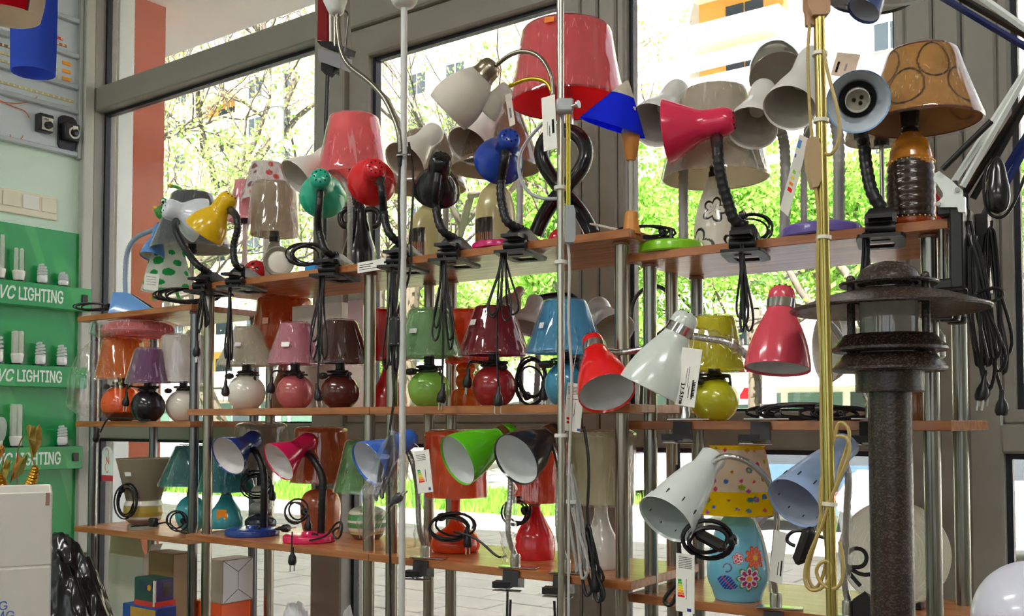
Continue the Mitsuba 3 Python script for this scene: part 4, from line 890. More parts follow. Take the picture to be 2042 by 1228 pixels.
ball_lamp('ball lamp with a cream white shade and white base, second shelf, under the yellow lamp', 492, 2.03, M1, (653, 728, 46, 112, 'd9d3c0'), 747, 75, 'e4dfd4', 41, (-16, 690, 13, 9, 'd6c4cc'))
ball_lamp('ball lamp with a pale pink shade and dusty rose base on the middle shelf', 589, 2.06, M1, (647, 725, 58, 108, 'dc96a8'), 746, 74, 'b05a5c', 42, (-18, 690, 17, 10))
ball_lamp('ball lamp with a dark brown shade and dark brown base on the middle shelf', 679, 2.06, M1, (642, 722, 62, 112, '5c3a34'), 746, 77, '4a1c18', 43, (-42, 686, 12, 10))
ball_lamp('ball lamp with a mint green shade and green base on the middle shelf', 856, 2.06, M1, (620, 711, 78, 130, '93c48c'), 737, 83, '7fb048', 45, (-30, 664, 17, 10))
ball_lamp('ball lamp with a burgundy shade and dark red base on the middle shelf', 985, 2.06, M1, (613, 706, 72, 137, '8c1c2c'), 728, 88, '8a1f22', 46, (-39, 646, 16, 12))
ball_lamp('ball lamp with a sky blue shade and blue base behind the steel pole', 1127, 2.06, M1, (602, 702, 82, 156, '5fb0dc'), 722, 82, '3f8aa8', 47, (-44, 653, 12, 12))
tlamp('tall lamp with an orange shade behind the pink ball lamp', 566, 2.22, M1, (597, 706, 100, 128, 'c8561c'), ('prof', [(40, None), (44, 780), (24, 745), (14, 725)], '8a4a34'), seed=48, rows=3, stick=(-34, 645, 14, 12, 'd8a890'))
tlamp('lamp with a dark red shade and red cone base beside the steel post', 776, 2.2, M1, (620, 716, 66, 88, 'c01820'), ('prof', [(78, None), (70, 790), (30, 745), (16, 725)], 'b0201e'), seed=49, rows=2)
tlamp('lamp with a bright orange-red shade and beaded orange base behind the green ball lamp', 942, 2.22, M1, (621, 722, 92, 108, 'ee4a22'), ('prof', [(56, None), (62, 795), (52, 778), (32, 774), (42, 760), (34, 748), (30, 746), (40, 735), (22, 722)], 'e06414'), seed=50, rows=2, bu=929)
# carton behind the brown ball lamp
t = thing('box', 'tall white carton with pale pink facets behind the brown ball lamp', 'box')
a_, b_ = W(628, 700, y=2.27), W(726, 700, y=2.27); zt_ = W(670, 606, y=2.2)[2]
part(t, 'body', span(a_[0], b_[0], 2.17, 2.27, M1, zt_, .001), 'm_satin', 'ded6cc')
c0, c1 = W(694, 640, y=2.169), W(724, 640, y=2.169)
part(t, 'facet', trimesh.Trimesh([[c0[0], 2.168, zt_], [c1[0], 2.168, zt_], [c1[0], 2.168, M1 + .12], [(c0[0] * .5 + c1[0] * .5), 2.166, M1 + .2], [c0[0], 2.168, M1 + .1]], [[0, 1, 3], [1, 2, 3], [0, 3, 4]], process=False), 'm_satin', 'e8c4cc', False)
# white and pink lamps behind the blue ball lamp
desk_lamp('white lamp head facing right behind the blue shade', (1188, 604, 2.25), (1222, 662, 2.2), 92, 'horn', 'e4e0dc', [(1180, 640, 2.27), (1165, 690, 2.28), (1160, 800, 2.27)], zs=M1, y=2.25)
desk_lamp('white lamp head behind the burgundy and blue shades', (1070, 590, 2.24), (1052, 654, 2.2), 76, 'bell', 'e6d9d4', [(1062, 620, 2.25), (1072, 680, 2.26), (1068, 800, 2.25)], zs=M1, y=2.24)
desk_lamp('small dusty pink lamp head hanging above the burgundy shade', (1040, 574, 2.26), (1018, 608, 2.22), 44, 'bell', 'c49a8c', [(1032, 596, 2.27), (1040, 660, 2.27), (1038, 800, 2.26)], zs=M1, y=2.26, nr=.006)
t = thing('desk_lamp', 'black curved lamp arm above the sky blue shade', 'desk lamp')
part(t, 'arm', tube([P3(q, 2.28) for q in ((1055, 600), (1085, 592), (1120, 588), (1150, 600), (1155, 700), (1150, 800))], .009, 8, 30), 'm_satin', '16161a')
part(t, 'foot', put(lathe([(0, 0), (.03, 0), (.03, .008), (0, .01)], 24), (*W(1150, 800, y=2.28)[:2], M1)), 'm_satin', '16161a')
t = thing('cord_coil', 'black cord tangle between the burgundy and blue ball lamps', 'cord')
coil(t, P3((1060, 758), 2.12), .035, .05, 5, 12, r=.0028)
card('energy_label', 'tall white energy label hanging beside the red clamp lamp', (1128, 762), (1162, 766), (1127, 858), 1.9, [((.7, .012), .5, .08 + .03 * i, 0, '6a6a6c', 0) for i in range(6)] + [((.7, .008), .5, .33, 0, '222222', 0), ((.02, .28), .55, .55, 0, '333333', 0), ((.18, .05), .18, .74, 0, 'e02028', 0), ((.2, .05), .2, .82, 0, 'e02028', 0), ((.16, .05), .8, .95, 0, '2a4a9c', 0)], category='energy label', string=[(1140, 764, 1.9), (1146, 720, 1.92), (1152, 690, 1.95)])
# ---- left unit, middle board
ball_lamp('ball lamp with an orange shade and orange ball at the left end', 244, 2.1, MLf, (678, 754, 72, 100, 'e07a2c'), 769, 78, 'e2561a', 51, bfn=lambda q: np.where((q[:, 1] < MLf + .034)[:, None], C('5a2412')[None], C('e2561a')[None]))
ball_lamp('ball lamp with a plum purple shade and black ball base', 296, 2.05, MLf, (697, 762, 50, 84, '8a5a86'), 777, 66, '17131a', 52)
ball_lamp('ball lamp with a plain white shade and white ball, left unit', 367, 2.16, MLf, (672, 761, 84, 92, 'e4dedc'), 777, 68, 'dcd6c8', 53)
t = thing('frilled_lampshade', 'pink frilled lampshade in a clear bag lying over the orange lamp', 'lampshade')
q = P3((275, 658), 2.12); mm = mpp(q)
pf_ = [(10 * mm, 12 * mm), (40 * mm, 14 * mm), (74 * mm, 6 * mm), (80 * mm, -6 * mm), (72 * mm, -12 * mm), (30 * mm, -10 * mm)]
fr = lathe(smooth_prof(pf_, 24), 120); v_ = np.array(fr.vertices); a_ = np.arctan2(v_[:, 1], v_[:, 0]); rr_ = np.hypot(v_[:, 0], v_[:, 1])
v_[:, 2] += .006 * np.sin(a_ * 40) * (rr_ / (80 * mm)) ** 3; v_[:, 1] *= .8
part(t, 'frill', trimesh.Trimesh(v_ + q, fr.faces, process=False), 'm_shade', 'e08a90', True)
wrap(t, q, [(70 * mm, q[2] - 18 * mm), (88 * mm, q[2] - 8 * mm), (84 * mm, q[2] + 12 * mm), (40 * mm, q[2] + 20 * mm)], 77, amp=.02)
t = thing('plastic_bag', 'crumpled clear bag hanging over the left end of the middle shelf', 'plastic bag')
q = P3((190, 770), 2.0); mm = mpp(q)
wrap(t, q, [(24 * mm, q[2] - 62 * mm), (50 * mm, q[2] - 40 * mm), (46 * mm, q[2] + 20 * mm), (30 * mm, q[2] + 66 * mm), (8 * mm, q[2] + 90 * mm)], 78, amp=.06, name='film')
tt = thing('power_cord', 'thin black cord with plug dangling off the left middle board', 'cord')
part(tt, 'cord', tube([P3(q, 2.02) for q in ((300, 838), (250, 834), (215, 836), (208, 845), (200, 862))], .003, 6, 24), 'm_satin', BLK)
plug(tt, P3((193, 870), 2.02), (-.4, 0, -.9))
# ---- the right unit, middle board: clamp lamps with chrome bands
def clamp_lamp(label, capq, rimq, D, col, nk, cu, zt, yf, y, nr=.0072, cord=None, style='band', lin='d9dcdc', film=None, seed=0, mat='m_gloss', bulb=False, holes=True, ncol=CHR, face=None):
    t = thing('clamp_lamp', label, 'clamp lamp')
    rim, cap, Z, dZ = aim(rimq, capq, y, face)
    head(t, rim, cap, D * mpp(rim), style, col, lin, mat, bulb=bulb, holes=holes)
    base = np.array([W(cu, 900, y=yf)[0], yf, zt])
    neck(t, nk, y, nr, ncol, 'm_metal', .06, end=base + np.array([0, .012, .03]), name='gooseneck', p0=EYE + ray(*nk[0][:2]) * (Z + .76 * dZ) if face is not None else None)
    metal_clamp(t, base)
    if film:
        pts = cr([P3(q, y) for q in film], 18)
        g = np.random.default_rng(seed)
        part(t, 'plastic_sleeve', tube(pts, .017 * (1 + .35 * g.standard_normal(18) * .5), 9, caps=False), 'm_film', None, 25, label='loose clear plastic sleeve')
    if cord: hank(t, base + np.array([.0, -.02, -.05]), cord[0], cord[1], seed=seed, loops=cord[2], plug_=cord[3], r=.003)
    return t
clamp_lamp('glossy red clamp lamp with a chrome band facing the shopper', (1179, 671, 2.0), (1210, 784, 1.87), 116, 'dd1a1c', [(1206, 700, 1.99), (1245, 702, 1.99), (1290, 695, 2.0), (1340, 700, 2.03), (1358, 740, 2.05), (1360, 800, 2.05)], 1362, MRt, YR, 1.93, bulb=True, cord=(.5, .01, 1, False), seed=61, face=0.68)
clamp_lamp('pale white-green clamp lamp with a chrome band and price tag', (1374, 622, 1.93), (1296, 776, 1.89), 131, 'd3ddd6', [(1381, 671, 1.93), (1415, 675, 1.94), (1455, 684, 1.95), (1481, 701, 1.97), (1500, 725, 2.0), (1512, 770, 2.04), (1515, 820, 2.05)], 1517, MRt, YR, 1.93, film=[(1385, 664, 1.93), (1430, 674, 1.945), (1470, 690, 1.96), (1492, 712, 1.98)], seed=62, face=-0.05)
clamp_lamp('coral pink clamp lamp with a chrome band pointing straight down', (1560, 570, 1.88), (1550, 735, 1.84), 130, 'd84a5c', [(1583, 612, 1.89), (1620, 622, 1.95), (1660, 650, 2.0), (1700, 720, 2.04), (1733, 800, 2.06)], 1735, MRt, YR, 1.86, seed=63, face=0.2)
card('price_tag', 'white price tag with a barcode on the pale clamp lamp', (1361, 692, 1.885), (1401, 697, 1.875), (1345, 806, 1.885), 1.88, [('17.53лв', .22, .60, .16, '151515', -1), ((.055, .33), .78, .70, 0, '151515', 0), ((.03, .2), .62, .75, 0, '444444', 0), ((.02, .36), .52, .5, 0, '777777', 0), ((.02, .3), .42, .5, 0, '777777', 0)] + [((.16, .012 + .006 * (i % 3)), .82, .57 + .028 * i, 0, '151515', 0) for i in range(10)], string=[(1374, 706, 1.88), (1382, 690, 1.9), (1384, 672, 1.92)])
t = ball_lamp('ball lamp with a chartreuse yellow shade and base behind the pale clamp lamp', 1424, 2.13, MRt, (634, 737, 78, 118, 'd6cf1e'), 754, 94, 'c2c42c', 65)
t = thing('cord_coil', 'black cord bundle with plug lying on the right middle board', 'cord')
coil(t, P3((1590, 832), 2.08) + np.array([0, 0, .012]), .085, .014, 5, 14, r=.0035)
coil(t, P3((1670, 834), 2.06) + np.array([0, 0, .010]), .06, .012, 4, 15, r=.0035, plug_=False)
desk_lamp('large white lamp head behind the coral clamp lamp and bollard', (1740, 690, 2.27), (1650, 690, 2.2), 150, 'horn', 'dcd9d2', [(1745, 720, 2.28), (1762, 760, 2.29), (1760, 830, 2.28)], zs=MRt, y=2.25)
t = thing('cord_loop', 'grey-black hoop of stiff cable behind the right posts', 'cord')
part(t, 'cable', tube([P3(q, 2.26) for q in ((1262, 660), (1265, 600), (1290, 573), (1320, 574), (1340, 600), (1338, 640), (1310, 668), (1285, 690), (1280, 760))] + [[W(1278, 800, y=2.26)[0], 2.26, M1 + .004]], .005, 7, 50), 'm_satin', '3a3934')
one('jar', 'amber brown glass jar behind the bollard on the right middle board', 'jar', put(lathe([(0, 0), (.03, 0), (.034, .02), (.03, .055), (.018, .065), (.018, .075), (0, .075)], 28), (*W(1832, 820, y=2.22)[:2], MRt)), 'm_gloss', '6a4424')
# ---------------------------------------------------------------- bottom boards
B1, BL, BR = ZC[2], ZL[2], ZR[2]
t, X, m, zv = tlamp('ceramic lamp with a taupe shade widening upward on a striped ball', 287, 2.14, BL, (914, 996, 106, 66, '9a917e'), None, seed=81, wrapped=False, rows=2, stick=(-28, 943, 14, 8))
def stripes(v):
    z = v[:, 2]; c = np.broadcast_to(C('a39a84'), (len(v), 3)).copy()
    c[(z < zv(997)) & (z > zv(1006))] = C('e4dfd0'); c[(z < zv(1009)) & (z > zv(1027))] = C('b49a3c'); c[(z < zv(1028)) & (z > zv(1033))] = C('e4dfd0'); c[z < zv(1034)] = C('8f6f62'); return c
zb_ = np.linspace(BL + .012, zv(995), 40); w_ = np.interp(zb_, [BL + .012, zv(1036), zv(1020), zv(1005), zv(995)], [40, 66, 76, 74, 64]) * m / 2
part(t, 'base', put(lathe(np.vstack([[(0, zb_[0])], np.stack([w_, zb_], 1), [(0, zb_[-1])]]), 48), (X[0], X[1], 0)), 'm_gloss', None, True, colfn=stripes, label='striped white and mustard ball')
part(t, 'foot', put(lathe([(0, BL), (30 * m, BL), (30 * m, BL + .013), (0, BL + .013)], 40), (X[0], X[1], 0)), 'm_frost', 'd8dccf')
coil(t, P3((252, 1000), 2.06), .034, .055, 4, 21, plug_=False, r=.0028)
t = thing('cord_switch', 'black inline switch on a cord lying on the left bottom board', 'cord')
part(t, 'cord', tube([P3(q, 2.06) + np.array([0, 0, .004]) for q in ((262, 1052), (285, 1050), (318, 1046), (335, 1045), (352, 1058), (372, 1066))], .003, 6, 24), 'm_satin', BLK)
part(t, 'switch', put(box(.034, .02, .03, .004), P3((306, 1046), 2.05) + np.array([0, 0, .008])), 'm_satin', '18181a')
def teal_cord(t, u, v, y, sd): coil(t, P3((u, v), y), .03, .035, 3, sd, plug_=False)
t, X, m, zv = tlamp('ball lamp with a dark teal shade and teal ball behind the grey post', 383, 2.2, BL, (890, 966, 62, 124, '2f7478'), ('ball', 988, 62, '3fa0a8'), seed=82)
coil(t, P3((352, 1038), 2.1), .03, .03, 3, 22, plug_=False)
t, X, m, zv = tlamp('lamp with a teal shade and teal teardrop base with an orange sticker', 452, 2.15, B1, (880, 978, 54, 108, '2f8288'), ('prof', [(60, None), (66, 1040), (58, 1022), (30, 998), (14, 984)], '3f98a2'), seed=83, rows=2)
sticker(t, X, zv(1024), 30 * m, -8 * m, 19 * m, 21 * m, 'f0901c', over=.001)
t, X, m, zv = tlamp('lamp with a grey beige shade on a stack of three pebbles', 521, 2.2, B1, (847, 938, 96, 114, 'a39a88'), None, seed=84)
for (v0, v1, w_, c_) in ((1024, 1060, 70, '2a2a3a'), (1000, 1026, 52, '8f938c'), (966, 1002, 46, 'cfcdbe')):
    st = trimesh.creation.icosphere(3, 1.0); st.apply_scale([w_ * m / 2, w_ * m / 2 * .8, (zv(v0) - zv(v1)) / 2]); 
    part(t, 'pebble', put(st, (X[0], X[1], (zv(v0) + zv(v1)) / 2)), 'm_gloss', c_, True)
part(t, 'foot', put(lathe([(0, B1), (.04, B1), (.04, max(B1 + .006, zv(1058))), (0, max(B1 + .006, zv(1056)))], 28), (X[0], X[1], 0)), 'm_satin', '2a2a30')
part(t, 'socket', put(lathe([(0, zv(970)), (.014, zv(970)), (.014, zv(925)), (0, zv(925))], 16), (X[0], X[1], 0)), 'm_satin', BLK)
coil(t, P3((512, 966), 2.12), .045, .035, 4, 24)
def round_desk(label, capq, rimq, D, col, nk, base, seed, face=None):
    t = thing('desk_lamp', label, 'desk lamp')
    rim, cap, Z, dZ = aim(rimq, capq, 2.05, face)
    head(t, rim, cap, D * mpp(rim), 'cone', col, 'd8d4d2')
    p0 = EYE + ray(*nk[0][:2]) * (Z + .72 * dZ)
    u, yb, w, h = base
    P = np.array([*W(u, 1060, y=yb)[:2], B1])
    round_base(t, P, w * mpp(P) / 2, h, col)
    e = W(nk[-1][0], 1050, y=yb + .03); e[2] = B1 + h
    part(t, 'joint', put(lathe([(0, -.014), (.0125, -.014), (.0135, .012), (0, .012)], 16), p0), 'm_satin', '151517')
    neck(t, nk[:-1], 2.06, .0115, '151517', end=e, ribs=.05, p0=p0)
    return t
t = round_desk('navy blue desk lamp on a blue round base, bottom shelf', (514, 870, 2.08), (455, 909, 2.0), 84, '1c3a86', [(506, 894, 2.07), (516, 912, 2.07), (525, 940, 2.07), (527, 985, 2.07), (526, 1052)], (503, 2.06, 106, .022), 1, face=0.7)
plug(t, P3((566, 1060), 2.02) + np.array([0, 0, .01]), (1, .2, .1))
t = round_desk('hot pink desk lamp on a pink round base, bottom shelf', (624, 873, 2.08), (555, 921, 2.0), 86, 'd8205a', [(613, 902, 2.07), (629, 922, 2.07), (642, 950, 2.07), (643, 995, 2.07), (641, 1057)], (617, 2.05, 104, .022), 2, face=0.58)
k_ = part(t, 'power_cord', tube([P3(q, 2.0) + np.array([0, 0, .006]) for q in ((600, 1084), (625, 1080), (655, 1068), (668, 1050), (680, 1046), (682, 1060), (672, 1078), (664, 1066), (676, 1056))], .003, 6, 40), 'm_satin', BLK)
k_ = part(t, 'power_cord', tube([P3(q, 1.94) for q in ((583, 1060), (582, 1085), (583, 1098))], .002, 6, 10), 'm_satin', BLK)
plug(t, P3((583, 1112), 1.94), (0, 0, -1))
t, X, m, zv = tlamp('lamp with a terracotta shade in clear wrap on a terracotta egg base', 640, 2.2, B1, (855, 960, 100, 116, 'bc5c30'), ('prof', [(56, None), (78, 1030), (80, 1010), (66, 985), (40, 976), (12, 973)], 'b4603c'), seed=85, rows=3)
coil(t, P3((590, 1020), 2.08), .03, .03, 3, 26, r=.0028)
def gstripe(q):
    z = q[:, 1]; c = np.broadcast_to(C('dcd8ca'), (len(q), 3)).copy()
    h = (z - B1) / .085
    c[(h > .68) & (h < .9)] = C('4f9058'); c[(h > .42) & (h < .6)] = C('4f9058'); c[(h > .24) & (h < .3)] = C('c8b45a'); c[h < .2] = C('6a4a3c'); c[h > .9] = C('d8d2c0')
    return c
tlamp('lamp with a sage green shade on a green and white striped base', 733, 2.2, B1, (880, 978, 84, 130, '6fa46a'), ('prof', [(44, None), (70, 1058), (78, 1040), (74, 1022), (52, 1012), (18, 1008)], 'dcd8ca', gstripe), seed=86, bmat='m_gloss')
# wrapped clamp lamps on the front edge of the bottom board
clamp_lamp('blue clamp lamp with a white inside wrapped in clear film', (826, 868, 1.94), (735, 924, 1.86), 98, '3a6ed0', [(808, 892, 1.92), (820, 915, 1.93), (829, 950, 1.94), (834, 1000, 1.95), (838, 1060, 1.95)], 843, B1, YF, 1.9, style='cone', lin='d2d6de', film=[(812, 900, 1.92), (829, 950, 1.94), (835, 1010, 1.95), (840, 1090, 1.95)], seed=64, ncol='a8a69e', face=0.6)
clamp_lamp('lime green clamp lamp with a chrome band on the bottom shelf', (1026, 858, 1.94), (912, 918, 1.86), 108, '55b81a', [(1000, 884, 1.93), (1014, 912, 1.94), (1018, 950, 1.95), (1017, 1000, 1.95), (1014, 1060, 1.95)], 1022, B1, YF, 1.9, film=[(1014, 962, 1.95), (1018, 1000, 1.95), (1014, 1060, 1.95), (1015, 1120, 1.95)], seed=65, cord=(.3, .008, 1, False), face=0.55)
clamp_lamp('black clamp lamp with a chrome band and white inside, bottom shelf', (1112, 858, 1.94), (1028, 917, 1.86), 112, '1d1c22', [(1096, 880, 1.93), (1110, 905, 1.94), (1115, 960, 1.95), (1114, 1060, 1.95)], 1122, B1, YF, 1.9, seed=66, cord=(.3, .008, 1, False), face=0.68)
t = thing('cord_bundle', 'grey cord bundle bagged in clear film beside the white pole', 'cord')
P_ = P3((785, 865), 1.88); mm = mpp(P_)
hank(t, P_, .17, .03, 4, 31, '55545a', .0032, plug_=False, lean=(-.25, 0), name='cord')
plug(t, P3((790, 996), 1.87), (.7, 0, .5), '4a4a4e')
pts = cr([P3(q, 1.87) for q in ((790, 858), (782, 900), (765, 960), (745, 1020), (722, 1074))], 16)
g_ = np.random.default_rng(5)
part(t, 'bag', tube(pts, np.interp(np.linspace(0, 1, 16), [0, .15, .5, .8, 1], [.02, .03, .045, .036, .01]) * (1 + .12 * g_.standard_normal(16)), 10, caps=False), 'm_film', None, 25, label='clear plastic bag')
E_BARS = [((.18 + .03 * i, .035), .22 + .015 * i, .46 + .045 * i, 0, c_, 0) for i, c_ in enumerate(('1f9a4a', '5fb83c', 'b8d02c', 'f2e01c', 'f2b01c', 'ee7a1c', 'e02020'))]
card('energy_label', 'energy label with coloured bars beside the orange-red drum lamp', (823, 901, 1.86), (853, 896, 1.86), (836, 984, 1.86), 1.86, E_BARS + [((.6, .015), .5, .1 + .04 * i, 0, '7a7c80', 0) for i in range(4)] + [((.03, .3), .62, .6, 0, '4a4c50', 0), ((.14, .06), .75, .92, 0, '2a4a9c', 0)], category='energy label', string=[(838, 900, 1.86), (834, 890, 1.9), (826, 884, 1.92)])
# drum lamps
t, X, m, zv = tlamp('lamp with an orange-red drum shade on an orange trumpet base', 909, 2.13, B1, (862, 989, 122, 122, 'f06a30'), ('prof', [(70, None), (88, 1098), (98, 1084), (86, 1066), (40, 1050), (20, 1034), (17, 1010), (20, 985)], 'e0441a'), seed=87, rows=3, sock=None)
coil(t, P3((900, 1050), 2.04), .05, .03, 4, 32, r=.0032)
part(t, 'power_cord', tube([P3(q, 2.0) for q in ((905, 1060), (945, 1072), (975, 1095), (995, 1110), (1010, 1108))], .003, 6, 20), 'm_satin', BLK)
t, X, m, zv = tlamp('lamp with a red-orange drum shade on a red teardrop base', 1066, 2.14, B1, (895, 1000, 84, 98, 'ec5a3a'), ('prof', [(76, None), (82, 1095), (76, 1070), (48, 1040), (26, 1016), (20, 1004)], 'cc1f26'), seed=88, rows=3)
coil(t, P3((1030, 1020), 2.07), .03, .03, 3, 33, r=.0028, plug_=False)
tlamp('lamp with a cream drum shade on a white bottle-shaped base', 1198, 2.1, B1, (862, 1001, 134, 128, 'c9c4a6'), ('prof', [(74, None), (80, 1120), (80, 1100), (66, 1075), (40, 1048), (27, 1022), (25, 998)], 'e4e0d6'), seed=89, rows=3, sock=None)
t = thing('cord_bundle', 'bundle of pale grey cord hanging behind the steel pole', 'cord')
hank(t, P3((1140, 925), 1.9), .26, .032, 5, 34, 'a8a8a4', .0036, plug_=False, lean=(.12, 0), name='cord')
part(t, 'tie', put(lathe([(.008, -.004), (.013, -.004), (.013, .004), (.008, .004)], 12), P3((1140, 1000), 1.89)), 'm_satin', 'e8e8e4')
t = thing('cord_bundle', 'bundle of black cord hanging over the right end of the bottom shelf', 'cord')
hank(t, P3((1172, 1045), 1.93), .17, .035, 5, 35, BLK, .0036, plug_=True, tail=.1, lean=(.15, 0), name='cord')
part(t, 'cord', tube([P3(q, 1.93) for q in ((1164, 850), (1172, 900), (1174, 960), (1172, 1030), (1176, 1060))], .0033, 6, 30), 'm_satin', BLK)
# ---- right unit, bottom board
clamp_lamp('white clamp lamp with vent slots and a chrome arched neck', (1421, 913, 1.88), (1327, 1035, 1.81), 122, 'dde5e2', [(1420, 924, 1.9), (1446, 910, 1.9), (1478, 915, 1.91), (1508, 933, 1.93), (1532, 960, 1.95), (1546, 1000, 1.97), (1548, 1060, 1.99), (1542, 1130, 2.02)], 1540, BR, YR, 1.86, style='slot', lin='b9c4c2', seed=67, nr=.0062, face=0.55)
t = 'clamp_lamp_006'
coil(t, P3((1414, 1078), 1.86), .045, .032, 3, 36, r=.0045, plug_=False)
part(t, 'inline_switch', put(box(.07, .028, .022, .008), P3((1418, 1078), 1.85), M=frame((.4, .1, .9), (0, 1, 0))), 'm_satin', '1e1c1c')
part(t, 'power_cord', tube([P3(q, 1.86) for q in ((1392, 1100), (1368, 1140), (1340, 1175), (1326, 1200), (1336, 1206), (1352, 1180), (1366, 1140))], .005, 6, 30), 'm_satin', '1e1a1a')
card('energy_label', 'energy label with coloured bars hanging under the slotted white lamp', (1349, 1102, 1.85), (1386, 1107, 1.84), (1347, 1217, 1.85), 1.85, E_BARS + [((.7, .014), .5, .06 + .03 * i, 0, '7a7c80', 0) for i in range(7)] + [((.03, .35), .58, .6, 0, '8a8c90', 0), ((.2, .05), .75, .95, 0, '2a3a9c', 0)], category='energy label')
def kidshade(q):
    base_ = dots(['d8508a', 'e83a4a', '4a7ac8', 'b8c83a', 'f08a4a', '5a9a4a', 'c85ab0'], 'f2e3d2', 15, 7, .0058, 5, .065)(q)
    z = q[:, 1]
    y1 = C('f2cc14')
    bg = np.all(np.isclose(base_, C('f2e3d2')), axis=1)
    base_[bg & ((z < .335) | (z > .955))] = y1
    return base_
def vase(q):
    c = np.broadcast_to(C('74c0dc'), (len(q), 3)).copy()
    c = c * .98
    ph0 = math.atan2(-W(1470, 1100, y=2.1)[1], -W(1470, 1100, y=2.1)[0])
    da = (q[:, 0] - ph0 + np.pi) % (2 * np.pi) - np.pi
    sx = da * .065; zz = q[:, 1] - BR
    def flower(x0, z0, R, n, cols, rot=0):
        d = np.hypot(sx - x0, zz - z0); th = np.arctan2(zz - z0, sx - x0) + rot
        pet = R * (.62 + .38 * np.abs(np.cos(n * th / 2)))
        c[d < pet] = C(cols[0])
        c[(d < pet * .86)] = C(cols[1])
        c[(d < pet * .72) & (d > R * .3) & (np.abs(np.cos(n * th / 2)) > .45)] = C(cols[2])
        c[d < R * .2] = C(cols[3])
    flower(.024, .055, .029, 8, ('3a9a4a', 'f2e6ec', 'b8267a', 'f0901c'))
    flower(.0005, .098, .0135, 6, ('c8283a', 'f2e8ea', 'd83a4a', 'c8283a'), .3)
    flower(.040, .100, .026, 9, ('c83a2a', 'f0803a', 'e85a4a', 'f2c83a'), .2)
    d1 = np.hypot((sx + .024) * .9, (zz - .045) * 1.5); th = np.arctan2(zz - .045, sx + .024)
    lf = (d1 < .0235) & ((zz - .045) > -.018) & (np.abs((sx + .024) + (zz - .045) * .7) < .019)
    c[lf] = C('27409c'); c[lf & (np.abs(np.sin((sx - zz) * 420)) < .3)] = C('8ab0e0'); c[lf & (np.abs(sx + .022 + (zz - .045) * .9) < .0016)] = C('d83a5a')
    sp = np.hypot(sx + .022, zz - .078); c[(np.abs(sp - .0085) < .0014) & ~((sx < -.026) & (zz < .078))] = C('5a3a78')
    return c
t, X, m, zv = tlamp("child's lamp with a dotted yellow and cream shade on a blue flowered vase", 1470, 2.11, BR, (889, 1022, 108, 160, 'f2e3d2'), ('prof', [(84, None), (104, 1172), (120, 1150), (122, 1132), (112, 1100), (90, 1060), (70, 1040), (52, 1030), (46, 1027)], '74c0dc', vase), shfn=kidshade, seed=90, rows=70, wrapped=False, sock='d8d4c8', trim='e8b81a')
part(t, 'power_cord', tube([P3(q, 2.05) for q in ((1500, 1028), (1512, 1050), (1522, 1080), (1532, 1130), (1536, 1180))], .0028, 6, 24), 'm_satin', 'd6d2c6')
clamp_lamp('pale blue clamp lamp with a grey-blue inside behind the brass pole', (1688, 886, 1.95), (1584, 1003, 1.86), 120, '9cb4da', [(1676, 905, 1.96), (1690, 940, 1.98), (1690, 1000, 2.0), (1686, 1100, 2.03), (1684, 1150, 2.04)], 1684, BR, YR, 1.9, style='slot', lin='a8b0c4', seed=68, holes=False, face=0.56)
t = 'clamp_lamp_007'
part(t, 'inline_switch', put(box(.075, .03, .024, .009), P3((1604, 1088), 1.84), M=frame((.95, .1, -.35), (0, 1, 0))), 'm_satin', '201e1e')
part(t, 'power_cord', tube([P3(q, 1.85) for q in ((1660, 1075), (1630, 1068), (1600, 1058), (1575, 1064), (1570, 1078), (1585, 1088))], .0035, 6, 24), 'm_satin', BLK)
part(t, 'plastic_sleeve', tube([P3(q, 1.99) for q in ((1688, 940), (1686, 1000), (1684, 1080), (1678, 1150))], .02 * (1 + .2 * np.random.default_rng(3).standard_normal(4)), 9, caps=False), 'm_film', None, 25)
card('price_tag', 'white folded price tag on the chrome neck by the flowered vase', (1541, 1055, 1.96), (1566, 1062, 1.95), (1537, 1158, 1.96), 1.95, [((.1, .3), .8, .7, 0, '2a2a2c', 0), ((.06, .25), .55, .72, 0, '6a6a6c', 0)], string=[(1548, 1058, 1.95), (1550, 1040, 1.97), (1548, 1030, 1.98)])
# ribbed round lamp
t = thing('round_lamp', 'large round white ribbed disc lamp standing behind the bollard pole', 'lamp')
q = P3((1782, 1070), 2.2); m = mpp(q); R_ = 105 * m; q[2] = BR + R_ + .004
d_ = tocam(q) + [0, 0, .02]
rr_ = np.linspace(0, R_, 90); zz_ = .05 * (1 - (rr_ / R_) ** 2) + .0022 * np.abs(np.sin(rr_ / R_ * 26 * np.pi))
zz_[-1] = 0
part(t, 'diffuser', put(lathe(np.stack([rr_, zz_], 1), 72), q, d_), 'm_frost', 'f2f0e8', True, label='ribbed white glass dome')
part(t, 'rim_ring', put(lathe([(R_ * .965, -.012), (R_ * 1.0, -.01), (R_ * 1.005, .001), (R_ * .97, .002)], 60), q, d_), 'm_satin', 'e8e6de')
for s_ in (-1, 1): part(t, 'foot', put(box(.03, .04, .02, .003), [q[0] + s_ * .045 * cs, q[1] + s_ * .045 * sn, BR + .01]), 'm_satin', '1a1a1c')
t2 = thing('cord_coil', 'black cord loop with a thick plug left of the bollard pole', 'cord')
part(t2, 'cord', tube([P3(q_, 2.04) for q_ in ((1745, 1142), (1720, 1145), (1692, 1130), (1686, 1118), (1700, 1095), (1722, 1098), (1728, 1115), (1715, 1130), (1690, 1132), (1700, 1150), (1716, 1168))], .0042, 7, 60), 'm_satin', '201f1d')
part(t2, 'plug', put(hull([(x, y, z) for x in (-.02, .02) for y in (-.014, .014) for z in (-.026, .014)] + [(0, 0, .03)]), (*P3((1725, 1190), 2.04)[:2], BR + .027)), 'm_satin', '1c1b1a')
